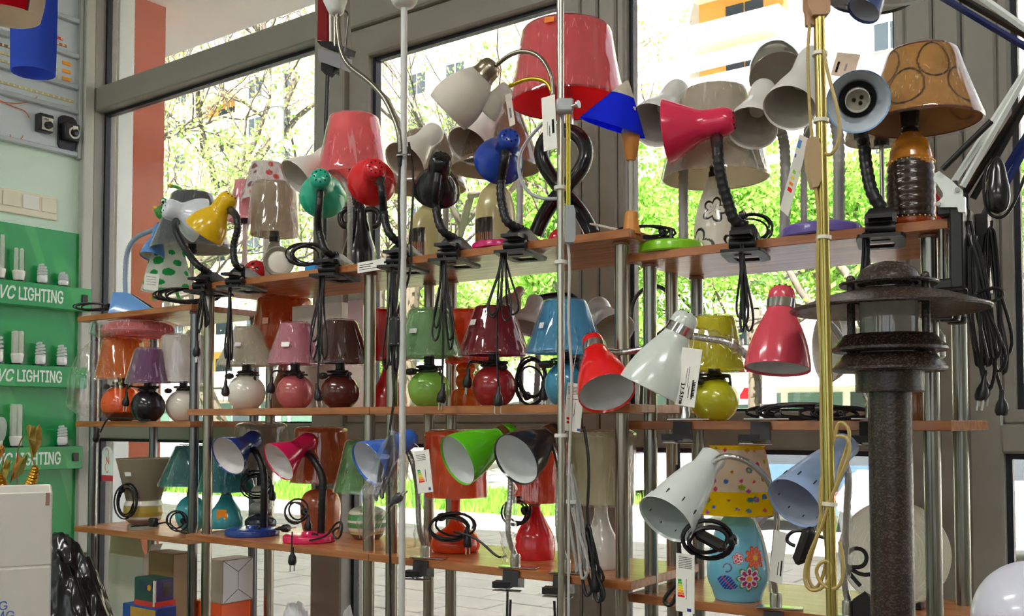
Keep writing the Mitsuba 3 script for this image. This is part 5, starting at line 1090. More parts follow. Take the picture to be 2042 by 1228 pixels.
# ---------------------------------------------------------------- left wall: rails with LED strips, dimmers, switches
XW = -4.35
b = thing('display_board', 'pale grey wall board with rails of LED strips beside the window', 'display board')
part(b, 'panel', span(XW, XW + .006, 1.2, 2.515, 2.745, 3.58), 'm_satin', 'c9d2d6', False)
for z in (2.735, 2.935, 3.05, 3.195, 3.36):
    part(b, 'rail', span(XW + .006, XW + .03, 1.2, 2.512, z - .008, z + .014, .003), 'm_satin', 'a9b2b6')
part(b, 'side_rail', span(XW, XW + .034, 2.512, 2.53, 2.72, 3.58, .003), 'm_satin', 'a4a8a8')
g = np.random.default_rng(4)
for i, (z, y0, y1, c) in enumerate([(3.29, 1.4, 2.2, 'c8784a'), (3.262, 2.24, 2.44, 'c83a34'), (3.225, 1.5, 2.30, 'e8ecf4'), (3.235, 2.30, 2.46, 'b06a4a'), (3.15, 1.4, 2.22, '7a5a4a'), (3.155, 2.3, 2.4, '6a4a3a'), (3.115, 1.4, 2.42, 'c8c29a'), (3.08, 1.4, 2.42, 'c4be96'), (2.985, 1.4, 2.5, 'bdb78e')]):
    s_ = part(b, 'led_strip', span(XW + .006, XW + .010, y0, y1, z - .006, z + .006), 'm_satin', c, False)
    ys = np.arange(y0 + .012, y1, .026)
    part(s_, 'diodes', cat([span(XW + .010, XW + .013, y - .004, y + .004, z - .004, z + .004) for y in ys]), 'm_satin', 'f4f4ff' if i in (2,) else ('ffb8a0' if i == 1 else 'e6dcae'), False, kind='stuff')  # bright colours stand in for the glow, nothing is emitted
for z in (3.20, 3.155, 3.118, 3.082): part(b, 'price_sticker', span(XW + .006, XW + .012, 2.44, 2.48, z - .008, z + .008), 'm_satin', 'f0a01c', False)
for pts_ in ([(0, 203), (40, 206), (62, 200), (75, 193)], [(0, 200), (30, 214), (50, 222), (58, 235)], [(20, 268), (24, 278), (28, 282)], [(36, 281), (42, 276), (46, 270)]):
    part(b, 'wire', tube([W(u, v, x=XW + .015) for u, v in pts_], .0022, 5, 16), 'm_satin', 'c86a4a')
def rectx(u0, u1, v0, v1, x, d):
    a, c_ = W(u0, (v0 + v1) / 2, x=x), W(u1, (v0 + v1) / 2, x=x)
    um = (u0 + u1) / 2
    return a[1], c_[1], W(um, v1, x=x)[2], W(um, v0, x=x)[2]
t = thing('dimmer', 'small black dimmer box with a pale dial plate on the wall', 'dimmer')
y0, y1, z0, z1 = rectx(67, 96, 231, 266, XW, 0)
part(t, 'housing', span(XW + .006, XW + .05, y0, y1, z0, z1, .004), 'm_satin', '1d1c22')
part(t, 'dial_plate', span(XW + .05, XW + .0515, y0 + .012, y1 - .004, z0 + .006, z1 - .016), 'm_satin', 'd8d4c4', False)
part(t, 'knob', put(lathe([(0, 0), (.017, 0), (.015, .02), (0, .021)], 20), (XW + .0515, (y0 + y1) / 2 + .004, z0 + .028), (1, 0, 0)), 'm_satin', '131316')
part(t, 'print', put(meshkit.text_mesh('DIM', .009, .0006, bold=True), (XW + .0516, y0 + .016, z1 - .03), M=np.array([[0, 0, 1], [1, 0, 0], [0, 1, 0]])), 'm_matte', '222222', False)
t = thing('dimmer', 'larger black dimmer with rounded ends and a ringed knob on the wall', 'dimmer')
y0, y1, z0, z1 = rectx(112, 149, 236, 298, XW, 0)
part(t, 'back_plate', put(trimesh.creation.extrude_polygon(__import__('shapely.geometry', fromlist=['Polygon']).box(y0 + .03, z0 + .02, y1 - .03, z1 - .02).buffer(.028), .012), (XW + .006, 0, 0), M=np.array([[0, 0, 1], [1, 0, 0], [0, 1, 0]])), 'm_satin', '17161c')
part(t, 'housing', span(XW + .018, XW + .055, y0 + .012, y1 - .004, z0 + .035, z1 - .03, .006), 'm_satin', '1b1a20')
part(t, 'label_plate', span(XW + .055, XW + .0565, y0 + .05, y1 - .016, z1 - .062, z1 - .042), 'm_satin', 'd8d4bc', False)
part(t, 'ring', put(lathe([(.019, 0), (.027, 0), (.027, .002), (.019, .002)], 28), (XW + .055, (y0 + y1) / 2 + .012, z0 + .07), (1, 0, 0)), 'm_satin', 'c8c6c0')
part(t, 'knob', put(lathe([(0, 0), (.015, 0), (.013, .02), (0, .021)], 20), (XW + .055, (y0 + y1) / 2 + .012, z0 + .07), (1, 0, 0)), 'm_gloss', '121216')
t = thing('light_switch', 'cream switch plate with three rocker switches on the mint wall', 'light switch')
za, zb = W(60, 432, x=XW)[2], W(60, 385, x=XW)[2]; ya, yb = 1.9, W(111, 405, x=XW)[1]
part(t, 'plate', span(XW, XW + .012, ya, yb, za, zb, .003), 'm_satin', 'e2dcc2')
for u0, u1, c in ((-40, 0, 'e2dcc2'), (2, 38, 'e0dac0'), (42, 74, 'e6e4dc'), (80, 109, 'e2dcc2')):
    y0, y1 = W(u0, 405, x=XW)[1], W(u1, 405, x=XW)[1]
    part(t, 'rocker', span(XW + .012, XW + .018, y0, y1, za + .03, zb - .012, .002), 'm_satin', c)
# green display with compact fluorescent bulbs
d = thing('display_stand', 'glossy green display stand with ledges of white bulbs and white lettering', 'display stand')
part(d, 'back_panel', span(XW, XW + .02, 1.2, 2.592, .6, 2.372, .003), 'm_green', None)
XL = XW + .085
LZ = []
for k, (v0, v1, u) in enumerate([(566, 613, 90), (729, 772, 90), (891, 937, 85)]):
    z1, z0 = W(u, v0, x=XL)[2], W(u, v1, x=XL)[2]; LZ.append(z1)
    yR = W((183, 176, 170)[k], 600, x=XL)[1]
    part(d, 'ledge', span(XW + .02, XL, 1.2, yR, z0, z1, .003), 'm_green', None)
    for txt, u0, u1, it in (('LIGHTING', 37, 126, 0), ('NVC', -22, 31, .28)):
        y0, y1 = W(u0, 600, x=XL)[1], W(u1, 600, x=XL)[1]
        m_ = meshkit.text_mesh(txt, .05, .0015, bold=True)
        v_ = np.array(m_.vertices); h_ = (z1 - z0) * .52
        v_[:, 0] += it * v_[:, 1]
        v_[:, 0] = (v_[:, 0] - v_[:, 0].min()) / np.ptp(v_[:, 0]) * (y1 - y0); v_[:, 1] *= h_ / .05
        part(d, 'lettering', put(trimesh.Trimesh(v_, m_.faces, process=False), (XL + .0002, y0, z0 + (z1 - z0) * .24), M=np.array([[0, 0, 1], [1, 0, 0], [0, 1, 0]])), 'm_satin', 'e6ece4', False)
    if k != 1: part(d, 'switch', span(XL, XL + .008, yR - .05, yR - .022, z0 + .035, z1 - .03, .002), 'm_satin', '1c2420')
def bulb(label, u, k, vt, vb, kind):
    t = thing('light_bulb', label, 'light bulb', None)
    x = XW + .052; z0 = LZ[k]; q = W(u, vb, x=x); h = W(u, vt, x=x)[2] - W(u, vb, x=x)[2]; m = mpp(q)
    P = np.array([x, q[1], z0])
    part(t, 'holder', put(lathe([(0, 0), (.03, 0), (.03, .006), (0, .006)], 22), P), 'm_satin', '1a1e1c')
    if kind == 'u':
        part(t, 'ballast', put(lathe(smooth_prof([(0, .006), (.019, .006), (.025, .03), (.027, .045), (.024, .05), (0, .05)], 24), 26), P), 'm_satin', 'ebe9e0')
        for sx in (-1, 1):
            for sy in ((0,) if k == 0 else (-1, 1)):
                o = P + np.array([sy * .010, sx * .0125, 0])
                part(t, 'glass_tube', put(lathe(smooth_prof([(0, .045), (.0088, .046), (.0088, h - .008), (.006, h - .001), (0, h)], 20), 16), o), 'm_frost', 'f4f4ee')
    elif kind == 'spiral':
        part(t, 'ballast', put(lathe(smooth_prof([(0, .006), (.016, .006), (.022, .02), (.021, h * .42), (.014, h * .45), (0, h * .45)], 24), 26), P), 'm_satin', 'efefec')
        a = np.linspace(0, 2 * np.pi * 4, 90)
        r = .0175 * (1 - .35 * np.linspace(0, 1, 90) ** 3)
        part(t, 'glass_tube', tube(np.stack([P[0] + r * np.cos(a), P[1] + r * np.sin(a), z0 + h * .42 + (h * .54) * a / a[-1]], 1), .0052, 10), 'm_frost', 'f6f6f6')
    else:
        part(t, 'ballast', put(lathe([(0, .006), (.015, .006), (.017, .03), (0, .03)], 24), P), 'm_satin', 'd8d8d4')
        part(t, 'globe', put(lathe(smooth_prof([(0, h), (.018, h * .97), (.031, h * .7), (.028, h * .45), (.016, .03), (0, .03)], 30), 28), P), 'm_frost', 'e9ecea')
for args in [('white twin-tube bulb on the top green ledge', 37, 0, 490, 558, 'u'), ('white spiral bulb in the middle of the top green ledge', 84, 0, 523, 564, 'spiral'), ('small white spiral bulb at the right of the top green ledge', 126, 0, 541, 570, 'spiral'), ('white tube lantern bulb cut off at the left of the top green ledge', -2, 0, 460, 552, 'u'),
             ('white four-tube bulb on the second green ledge', 34, 1, 660, 728, 'u'), ('wide white spiral bulb in the middle of the second green ledge', 80, 1, 681, 729, 'spiral'), ('white spiral bulb at the right of the second green ledge', 123, 1, 686, 730, 'spiral'), ('white spiral bulb cut off at the left of the second green ledge', -5, 1, 664, 726, 'spiral'),
             ('tall white four-tube bulb on the lowest green ledge', 31, 2, 804, 890, 'u'), ('small white spiral bulb at the right of the lowest green ledge', 124, 2, 848, 890, 'spiral'), ('pear shaped white bulb cut off at the left of the lowest green ledge', -3, 2, 828, 890, 'pear')]: bulb(*args)
# pendant lamps hung from the ceiling near the left wall
t = thing('pendant_lamp', 'cobalt blue frosted glass cylinder pendant hanging by the left wall', 'pendant lamp')
X = W(66, 146, y=1.55); m = mpp(X); zt_ = X[2] + .42
part(t, 'shade', put(lathe([(41 * m, X[2]), (42.5 * m, X[2] + .10), (42.5 * m, zt_ - .01), (38 * m, zt_), (8 * m, zt_)], 56), (X[0], X[1], 0)), 'm_frost', '5578e0', 40)
part(t, 'lining', put(lathe([(40 * m, X[2] + .001), (41 * m, X[2] + .10), (41 * m, zt_ - .012)], 56), (X[0], X[1], 0)), 'm_frost', '8a92d8', True)
part(t, 'cord', tube([(X[0], X[1], zt_), (X[0], X[1], 3.6)], .003, 8), 'm_satin', 'd8d8d8')
part(t, 'canopy', put(lathe([(0, 3.57), (.04, 3.57), (.05, 3.6), (0, 3.6)], 24), (X[0], X[1], 0)), 'm_metal', CHR)
t = thing('pendant_lamp', 'red and white glass cup pendant at the top left corner', 'pendant lamp')
X = W(13, 33, y=1.3); m = mpp(X); H_ = .2
def redw(v):
    a = np.arctan2(v[:, 1] - X[1], v[:, 0] - X[0]); c0 = math.atan2(-X[1], -X[0])
    da = (a - c0 + np.pi) % (2 * np.pi) - np.pi
    c = np.broadcast_to(C('ece4d6'), (len(v), 3)).copy(); k = (da < .62) & (da > -1.6); c[k] = C('c8162a'); c[(da >= .60) & (da < .66)] = C('5a5258'); return c
part(t, 'shade', put(lathe(smooth_prof([(62 * m, X[2]), (70 * m, X[2] + .06), (72 * m, X[2] + .15), (40 * m, X[2] + H_), (8 * m, X[2] + H_ + .01)], 60), 220), (X[0], X[1], 0)), 'm_frost', None, True, colfn=redw)
part(t, 'lining', put(lathe([(60 * m, X[2] + .001), (68 * m, X[2] + .06), (70 * m, X[2] + .15), (30 * m, X[2] + H_ - .01)], 56), (X[0], X[1], 0)), 'm_frost', 'e6ddd4', True)
part(t, 'cord', tube([(X[0], X[1], X[2] + H_), (X[0], X[1], 3.6)], .003, 8), 'm_satin', 'd8d8d8')
part(t, 'canopy', put(lathe([(0, 3.57), (.04, 3.57), (.05, 3.6), (0, 3.6)], 24), (X[0], X[1], 0)), 'm_metal', CHR)
# sticker on the pane
t = thing('window_sticker', 'arched white sticker with a red letter and red band on the left pane', 'sticker')
ys = YW + .04; q = W(213, 945, y=ys); m = mpp(q)
from shapely.geometry import Polygon, Point, box as sbox
arch = sbox(-22 * m, -2 * m, 22 * m, 33 * m).union(Point(0, 33 * m).buffer(22 * m, 24))
toy = np.array([[1, 0, 0], [0, 0, 1], [0, 1, 0]])
ex = lambda pg, d_, off: put(trimesh.creation.extrude_polygon(pg, d_), (q[0], ys - off, q[2]), M=toy)
part(t, 'sheet', ex(arch, .0005, 0), 'm_frost', 'dfe8e4', False)
part(t, 'band', ex(sbox(-19 * m, -14 * m, 21 * m, -3 * m), .0005, 0), 'm_satin', 'dc4a52', False)
part(t, 'lettering', put(meshkit.text_mesh('N', 14 * m, .0004), (q[0] - 5 * m, ys - .0009, q[2] + 20 * m), M=toy), 'm_matte', 'd83a44', False)
for s_ in (1, -1): part(t, 'swirl', tube([np.array([q[0], ys - .001, q[2] + 27 * m]) + np.array([s_ * a_ * m, 0, s_ * b_ * m]) for a_, b_ in ((5, 8), (6, 16), (2, 22), (-3, 24), (-5, 20))], .0012, 5, 16), 'm_matte', 'd83a44')
# ---------------------------------------------------------------- floor lamps
def floor_pole(t, top, r, mat, col, label=None, base=True, bot=None):
    bot = bot if bot is not None else np.array([top[0], top[1], 0.0])
    part(t, 'pole', tube([bot, top], r, 18), mat, col)
    if base: part(t, 'foot', put(lathe([(0, 0), (.13, 0), (.13, .012), (.05, .022), (.018, .035), (0, .035)], 40), bot), mat, col)
t = thing('floor_lamp', 'white uplighter floor lamp with a bent steel reading arm', 'floor lamp')
y_ = 1.88; top = W(806, 16, y=y_); m = mpp(top)
floor_pole(t, top, 6.6 * m, 'm_satin', 'd0d2d0')
part(t, 'shade', put(lathe(smooth_prof([(7 * m, 0), (20 * m, .006), (30 * m, .03), (60 * m, .09), (110 * m, .13)], 24), 44), top), 'm_satin', 'd5d6d2')
neck(t, [(798, 306, 1.87), (795, 265, 1.87), (785, 234, 1.87), (768, 199, 1.87), (742, 168, 1.87), (717, 148, 1.87), (692, 126, 1.87), (680, 100, 1.87), (675, 71, 1.87), (672, 26, 1.87)], y_, 5.2 * m, '8d897e', 'm_metal', .07, name='reading_arm')
c1 = P3((671, 30, 1.87), y_)
part(t, 'reading_shade', put(lathe(smooth_prof([(6 * m, 0), (13 * m, .004), (22 * m, .03), (34 * m, .08), (42 * m, .13)], 24), 40), c1, (-.12, 0, 1)), 'm_satin', 'd5d6d2')
part(t, 'clamp_ring', put(lathe([(.011, -.002), (.0185, -.002), (.0185, .002), (.011, .002)], 24), W(804, 309, y=1.875), (.1, -.2, 1)), 'm_chrome', CHR)
part(t, 'strain_relief', tube([P3((798, 310), 1.87), P3((797, 332), 1.87)], [.0075, .005], 12), 'm_satin', '1c1c1e')
part(t, 'power_cord', tube([P3(q_, 1.87) for q_ in ((797, 330), (795, 430), (797, 500), (794, 560), (788, 620), (785, 632))], .003, 6, 30), 'm_satin', BLK)
k_ = part(t, 'inline_switch', put(box(22 * m, .02, 58 * m, .003), P3((787, 661), 1.87)), 'm_satin', '232326')
part(k_, 'screws', cat([put(trimesh.creation.icosphere(1, 1.6 * m), P3((787 + a_, 661 + b_), 1.859)) for a_ in (-7, 7) for b_ in (-24, 24)]), 'm_metal', CHR)
part(t, 'power_cord', tube([P3(q_, 1.87) for q_ in ((787, 690), (783, 740), (786, 790), (778, 850), (776, 1000), (780, 1228))], .0032, 6, 30), 'm_satin', BLK)
part(t, 'power_cord', tube([P3(q_, 1.9) for q_ in ((815, 284), (822, 330), (824, 380), (820, 470), (818, 540), (800, 600), (790, 632))], .003, 6, 30), 'm_satin', BLK)
t = thing('floor_lamp', 'steel floor lamp with two frosted glass heads on bent arms', 'floor lamp')
y_ = 1.88; X = W(1118, 400, y=y_); m = mpp(X)
floor_pole(t, np.array([X[0], X[1], 3.05]), 7.3 * m, 'm_metal', 'c9c4ba')
part(t, 'finial', put(lathe([(0, 3.04), (.03, 3.04), (.075, 3.10), (.1, 3.16)], 36), (X[0], X[1], 0)), 'm_satin', 'd8d8d4')
B_ = P3((1126, 212), 1.87)
part(t, 'bracket', put(box(34 * m, .03, 27 * m, .004), B_, M=frame((0, 0, 1), (sn, -cs, 0))), 'm_satin', 'b6b9bc')
part(t, 'thumb_screw', put(lathe([(0, 0), (.004, 0), (.004, .012), (.009, .013), (.009, .018), (0, .018)], 14), P3((1141, 212), 1.86), (1, 0, .1)), 'm_metal', CHR)
neck(t, [(1104, 214, 1.86), (1102, 182, 1.86), (1100, 158, 1.86), (1093, 137, 1.86), (1076, 114, 1.86), (1056, 104, 1.86), (1033, 104, 1.86), (1010, 114, 1.86), (990, 130, 1.86)], y_, 4.6 * m, '8d877a', 'm_metal', .06, name='arm')
head(t, P3((893, 224, 1.83), y_), P3((988, 124, 1.87), y_), 108 * m, 'frost', 'f6f3ee', 'dcd6cc', 'm_frost', holes=False, capcol='a89c86')
k_ = neck(t, [(1103, 200, 1.9), (1093, 168, 1.9), (1067, 157, 1.9), (1044, 160, 1.9), (1016, 172, 1.9)], y_, 4.2 * m, 'd6b83c', 'm_metal', .08, name='arm')
t3 = head(t, P3((968, 218, 1.9), y_), P3((1015, 172, 1.91), y_), 66 * m, 'horn', 'efede8', 'dcd6cc', 'm_frost', holes=False)
for du in (-2.5, 2.5): part(t, 'gold_cord', tube([P3((1133 + du, v_), 1.87) for v_ in (228, 300, 360, 410)], 2.2 * m, 8, 16), 'm_metal', 'dcc64a')
k_ = part(t, 'inline_switch', put(hull([(a_ * m, b_, c_ * m) for b_ in (-.01, .01) for a_, c_ in ((-10, -36), (8, -36), (11, -26), (11, 26), (7, 37), (-8, 37))]), P3((1136, 448), 1.865), M=np.array([[cs, -sn, 0], [sn, cs, 0], [0, 0, 1]])), 'm_satin', '9aa3a6')
part(t, 'power_cord', tube([P3(q_, 1.87) for q_ in ((1133, 484), (1136, 540), (1134, 640), (1140, 740), (1136, 900), (1134, 1100), (1134, 1228))], .0034, 7, 40), 'm_satin', 'b9b9b4')
for v_ in (375, 523, 868): part(t, 'cable_tie', put(lathe([(.0085, -.004), (.0155, -.004), (.0155, .004), (.0085, .004)], 16), (X[0], X[1], W(1118, v_, y=1.88)[2])), 'm_satin', 'e2e0da')
part(t, 'power_cord', tube([P3(q_, 1.9) for q_ in ((1084, 244), (1060, 270), (1040, 300), (1034, 330), (1042, 365), (1062, 388), (1090, 396), (1112, 396))], .0042, 7, 40), 'm_satin', 'a9aab0')
card('price_tag', 'white price tag with a barcode on the steel floor lamp', (1083, 195, 1.85), (1110, 187, 1.85), (1081, 303, 1.85), 1.85, [((.16, .26), .8, .58, 0, '151515', 0), ((.05, .2), .55, .65, 0, '555555', 0), ((.03, .25), .4, .6, 0, '777777', 0)], string=[(1098, 190, 1.85), (1102, 180, 1.86), (1100, 172, 1.86)])
card('price_tag', 'narrow white tag hanging from the gold arm, seen nearly edge on', (1013, 190, 1.89), (1024, 186, 1.92), (1011, 252, 1.89), 1.9, [((.3, .3), .5, .6, 0, '8a8a8a', 0)], string=[(1017, 188, 1.9), (1017, 180, 1.9), (1018, 172, 1.9)])
# halogen work light on a black stand
t = thing('work_light', 'red halogen work light on a thin black stand against the window post', 'work light')
y_ = 2.3; X = W(655, 120, y=y_); m = mpp(X)
def plate(pts, y, d_, mat, col, name, label=None):
    pg = Polygon([(W(u_, v_, y=y)[0], W(u_, v_, y=y)[2]) for u_, v_ in pts]).buffer(0)
    return part(t, name, put(trimesh.creation.extrude_polygon(pg, d_), (0, y + d_, 0), M=np.array([[1, 0, 0], [0, 0, -1], [0, 1, 0]])), mat, col, 30, label)
plate([(634, -20), (652, -20), (652, 84), (633, 80)], y_ - .02, .03, 'm_metal', 'c0404a', 'reflector', 'red ribbed reflector')
plate([(652, -20), (684, -20), (688, 98), (652, 84)], y_ - .005, .03, 'm_satin', '8f8a80', 'housing')
part(t, 'halogen_tube', tube([P3((659, -20), y_ - .03), P3((660, 84), y_ - .03)], 4 * m, 12), 'm_metal', 'd8d2c4')
part(t, 'halogen_tube', tube([P3((668, -20), y_ - .028), P3((668, 92), y_ - .028)], 2.6 * m, 12), 'm_metal', 'cfc8ba')
plate([(632, 82), (640, 92), (680, 104), (684, 92), (650, 82)], y_ - .03, .06, 'm_satin', '17161a', 'end_cap')
plate([(634, 96), (680, 110), (678, 137), (634, 121)], y_ - .03, .05, 'm_satin', '8d8b90', 'bracket')
plate([(640, 124), (664, 130), (664, 146), (656, 142), (650, 150), (640, 140)], y_ - .01, .03, 'm_satin', '1a191d', 'swivel')
part(t, 'wire_guard', tube([P3(q_, y_ - .04) for q_ in ((680, -10), (686, 20), (693, 26), (692, 60), (688, 104))], 1.6 * m, 7, 24), 'm_metal', '4a4a4a')
part(t, 'stand', tube([P3((654, 142), y_), P3((650, 260), y_), [W(650, 260, y=y_)[0], y_, ZC[0]]], 4.2 * m, 10), 'm_satin', '1d1b1f')
part(t, 'foot', put(lathe([(0, 0), (.05, 0), (.05, .006), (0, .008)], 28), (W(650, 260, y=y_)[0], y_, ZC[0])), 'm_satin', '1d1b1f')
# brass floor lamp
t = thing('floor_lamp', 'brass floor lamp with a beige head joint and taped cord, right of centre', 'floor lamp')
pa, pb = W(1633, 30, y=1.62), W(1659, 1228, y=1.6); dd = (pa - pb) / (pa[2] - pb[2]); p0 = pb - dd * pb[2]; m = mpp(pa)
floor_pole(t, pa, 10.6 * m, 'm_metal', 'cbbb74', bot=p0)
for da_ in (-1, 1): part(t, 'flute', tube([p0 + RT * da_ * 5 * m - np.array([-sn, cs, 0]) * 9.2 * m + np.array([0, 0, .03]), pa + RT * da_ * 5 * m - np.array([-sn, cs, 0]) * 9.2 * m], 1.1 * m, 6), 'm_metal', 'b7a24a')
part(t, 'head_joint', put(hull([(a_ * m, b_, c_ * m) for b_ in (-.014, .014) for a_, c_ in ((-25, 60), (22, 60), (21, 6), (14, 2), (-14, 0), (-24, 20))]), P3((1630, 36), 1.62), M=np.array([[cs, -sn, 0], [sn, cs, 0], [0, 0, 1]])), 'm_satin', 'b8906c', label='beige brown plastic joint')
part(t, 'cord_grip', put(lathe([(0, -.012), (.008, -.012), (.009, .012), (0, .012)], 16), P3((1615, 38), 1.615)), 'm_satin', 'a8805e')
head(t, P3((1722, 22), 1.62), P3((1775, -62), 1.66), 66 * m, 'bell', '3a4a78', 'b8bcc8')
lens = trimesh.creation.icosphere(3, 33 * m); part(t, 'lens', put(lens, P3((1672, -22), 1.64)), 'm_frost', 'b0aeb4', True)
part(t, 'arm', tube([P3((1640, -20), 1.62), P3((1690, -60), 1.63), P3((1760, -70), 1.65)], .006, 8, 14), 'm_metal', 'cbbb74')
for v_ in (105, 240, 475, 1003):
    z_ = W(1640, v_, y=1.615)[2]; c_ = p0 + dd * z_
    part(t, 'cable_tie', put(lathe([(.0092, -.003), (.0125, -.003), (.0125, .003), (.0092, .003)], 18), c_, (.05, .05, 1)), 'm_satin', 'e4dfcc')
cord_c = 'b09a5c'
part(t, 'power_cord', tube([P3(q_, 1.61) for q_ in ((1615, 44), (1611, 100), (1612, 160), (1616, 240), (1620, 278))], .0027, 7, 40), 'm_satin', cord_c)
part(t, 'power_cord', tube([P3(q_, 1.60) for q_ in ((1642, 100), (1652, 150), (1668, 210), (1674, 250), (1670, 288), (1655, 308), (1645, 306))], .003, 7, 40), 'm_satin', cord_c)
part(t, 'inline_switch', put(hull([(a_ * m, b_, c_ * m) for b_ in (-.009, .009) for a_, c_ in ((-7, 50), (9, 50), (14, 34), (15, -34), (8, -48), (-2, -50), (-12, -10), (-13, 18))]), P3((1620, 326), 1.605), M=np.array([[cs, -sn, 0], [sn, cs, 0], [0, 0, 1]])), 'm_satin', 'b59a74')
part(t, 'power_cord', tube([P3(q_, 1.605) for q_ in ((1626, 374), (1632, 430), (1630, 520), (1632, 620), (1637, 700), (1638, 860), (1640, 980), (1626, 1080), (1612, 1150), (1624, 1172), (1640, 1150), (1648, 1090), (1636, 1010), (1644, 930), (1664, 870), (1676, 842), (1690, 852), (1692, 880), (1676, 930), (1668, 980))], .003, 7, 150), 'm_satin', cord_c)
part(t, 'power_cord', tube([P3(q_, 1.595) for q_ in ((1668, 870), (1686, 872), (1694, 890), (1680, 940), (1655, 1000), (1634, 1060), (1612, 1110), (1606, 1160), (1618, 1176), (1650, 1160), (1652, 1120), (1630, 1130), (1640, 1164), (1668, 1172), (1682, 1130), (1674, 1080))], .003, 7, 120), 'm_satin', cord_c)
card('price_tag', 'beige price tag with a barcode above the pale blue lamp', (1670, 104, 2.1), (1716, 109, 2.1), (1656, 150, 2.1), 2.1, [((.1, .45), .2, .62, 0, '1a1614', 0), ((.08, .3), .55, .6, 0, '9a8a94', 0)], col='d8bfa8', string=[(1690, 107, 2.1), (1700, 130, 2.12), (1708, 150, 2.13)])
card('energy_label', 'narrow white energy label hanging left of the brass pole', (1590, 268, 1.9), (1608, 277, 1.84), (1560, 418, 1.9), 1.88, [((.35, .1), .45, .1, 0, '5a8ac0', 0), ((.3, .04), .5, .46, 0, '8ac43a', 0), ((.35, .04), .45, .54, 0, 'e8d83a', 0), ((.4, .04), .42, .62, 0, 'f08a2a', 0), ((.45, .05), .4, .7, 0, 'e02828', 0), ((.12, .04), .3, .26, 0, '3a5aa0', 0)], category='energy label', string=[(1601, 272, 1.87), (1612, 252, 1.8), (1620, 232, 1.7)])
# ---------------------------------------------------------------- the garden bollard lamp
t = thing('bollard_lamp', 'brown hammered garden bollard lamp with a wide hat and glass cylinder', 'bollard lamp')
X = W(1773, 700, y=1.78); m = mpp(X); zv = lambda v: W(1773, v, y=1.78)[2]
L_ = lambda name, pf, mat='m_hammer', col=None, n=56, sm_=32, **k: part(t, name, put(lathe([(r * m, zv(v) if v is not None else 0.0) for r, v in pf], n), (X[0], X[1], 0)), mat, col, sm_, **k)
L_('pole', [(0, None), (41.5, None), (41.5, 778), (0, 778)])
L_('foot', [(0, None), (120, None), (120, 1842), (60, 1836), (0, 1836)])
L_('collar', [(0, 782), (64, 782), (65, 778), (65, 738), (0, 738)])
L_('ring', [(60, 740), (104, 741), (109, 738), (109, 733), (86, 706), (60, 706)])
L_('ring', [(60, 702), (105, 702), (110, 699), (110, 694), (86, 668), (60, 668)])
L_('hat', [(64, 602), (186, 621), (190, 618), (190, 615), (120, 590), (66, 577), (60, 577)])
L_('cap', [(60, 566), (92, 570), (95, 567), (95, 564), (63, 559), (60, 553), (52, 538), (36, 527), (15, 522), (0, 521)])
part(t, 'glass', put(lathe([(60 * m, zv(738)), (60 * m, zv(560))], 48), (X[0], X[1], 0)), 'm_glass', None, True, label='clear glass cylinder')
L_('inner_tube', [(0, 738), (54, 738), (54, 585), (50, 580), (0, 580)], 'm_frost', 'e4e4de', label='pale inner diffuser tube')  # white inner parts, widened to stand in for reflections in the glass
for k in range(3):
    a_ = math.atan2(-X[1], -X[0]) + (math.radians(-78), math.radians(72), math.pi)[k]
    c_ = np.array([X[0] + 72 * m * math.cos(a_), X[1] + 72 * m * math.sin(a_), 0])
    r_ = part(t, 'rod', put(lathe([(0, zv(738)), (8 * m, zv(738)), (8 * m, zv(560)), (0, zv(560))], 14), c_), 'm_hammer')
    part(r_, 'nut', put(trimesh.creation.icosphere(2, 9 * m), c_ + np.array([0, 0, zv(556)])), 'm_hammer', None, True)
sticker(t, X, zv(598), 118 * m, -74 * m, 34 * m, 12 * m, '3a62b8', slope=1.05, over=.002)
# ---------------------------------------------------------------- architect lamps clamped to the right end of the top board
def bar(t, name, pts, y, w, mat, col): return part(t, name, tube([P3(q_, y) for q_ in pts], w * .7, 4), mat, col, 30)
AZ = ZR[0]
def arch(label, col, y, elbow, low, up, clampu, extra=None, mat='m_gloss'):
    global t
    t = thing('architect_lamp', label, 'architect lamp')
    m = mpp(P3(elbow, y))
    for pts in low: bar(t, 'lower_arm', pts + [elbow], y, 10 * m, mat, col)
    for pts in up: bar(t, 'upper_arm', [elbow] + pts, y, 10 * m, mat, col)
    part(t, 'elbow', put(lathe([(0, -.016), (.022, -.016), (.022, .016), (0, .016)], 20), P3(elbow, y), (0, 1, 0)), mat, col)
    e = P3(up[0][-1], y)
    head(t, e + np.array([0, -.02, -.10]), e + np.array([0, 0, .06]), .15, 'bell', col)
    c_ = P3((clampu, 425), y)
    X1 = max(c_[0], -.425)
    part(t, 'clamp_body', cat([span(-.46, X1 + .012, y - .02, y + .02, AZ + .001, AZ + .02, .003), span(X1 - .012, X1 + .012, y - .022, y + .022, AZ - .14, AZ + .02, .003), span(-.47, X1 + .012, y - .02, y + .02, AZ - .14, AZ - .12, .003)]), 'm_satin', '20211f')
    part(t, 'clamp_screw', tube([(-.456, y, AZ - .17), (-.456, y, AZ - .022)], .005, 10), 'm_metal', '8a8a86')
    part(t, 'clamp_knob', put(lathe([(0, 0), (.018, 0), (.021, .012), (.012, .026), (0, .026)], 18), (-.456, y, AZ - .195)), 'm_satin', '1a1a1a')
    part(t, 'clamp_post', tube([(X1, y, AZ + .01), P3(low[0][0], y)], .007, 10), 'm_satin', '222220')
    return m
m = arch('white architect lamp with a flat bracket at the right end of the top shelf', 'e6ece8', 2.03, (2083, 84), [[(1902, 362)], [(1919, 372)]], [[(1965, 0), (1800, -118)]], 1905)
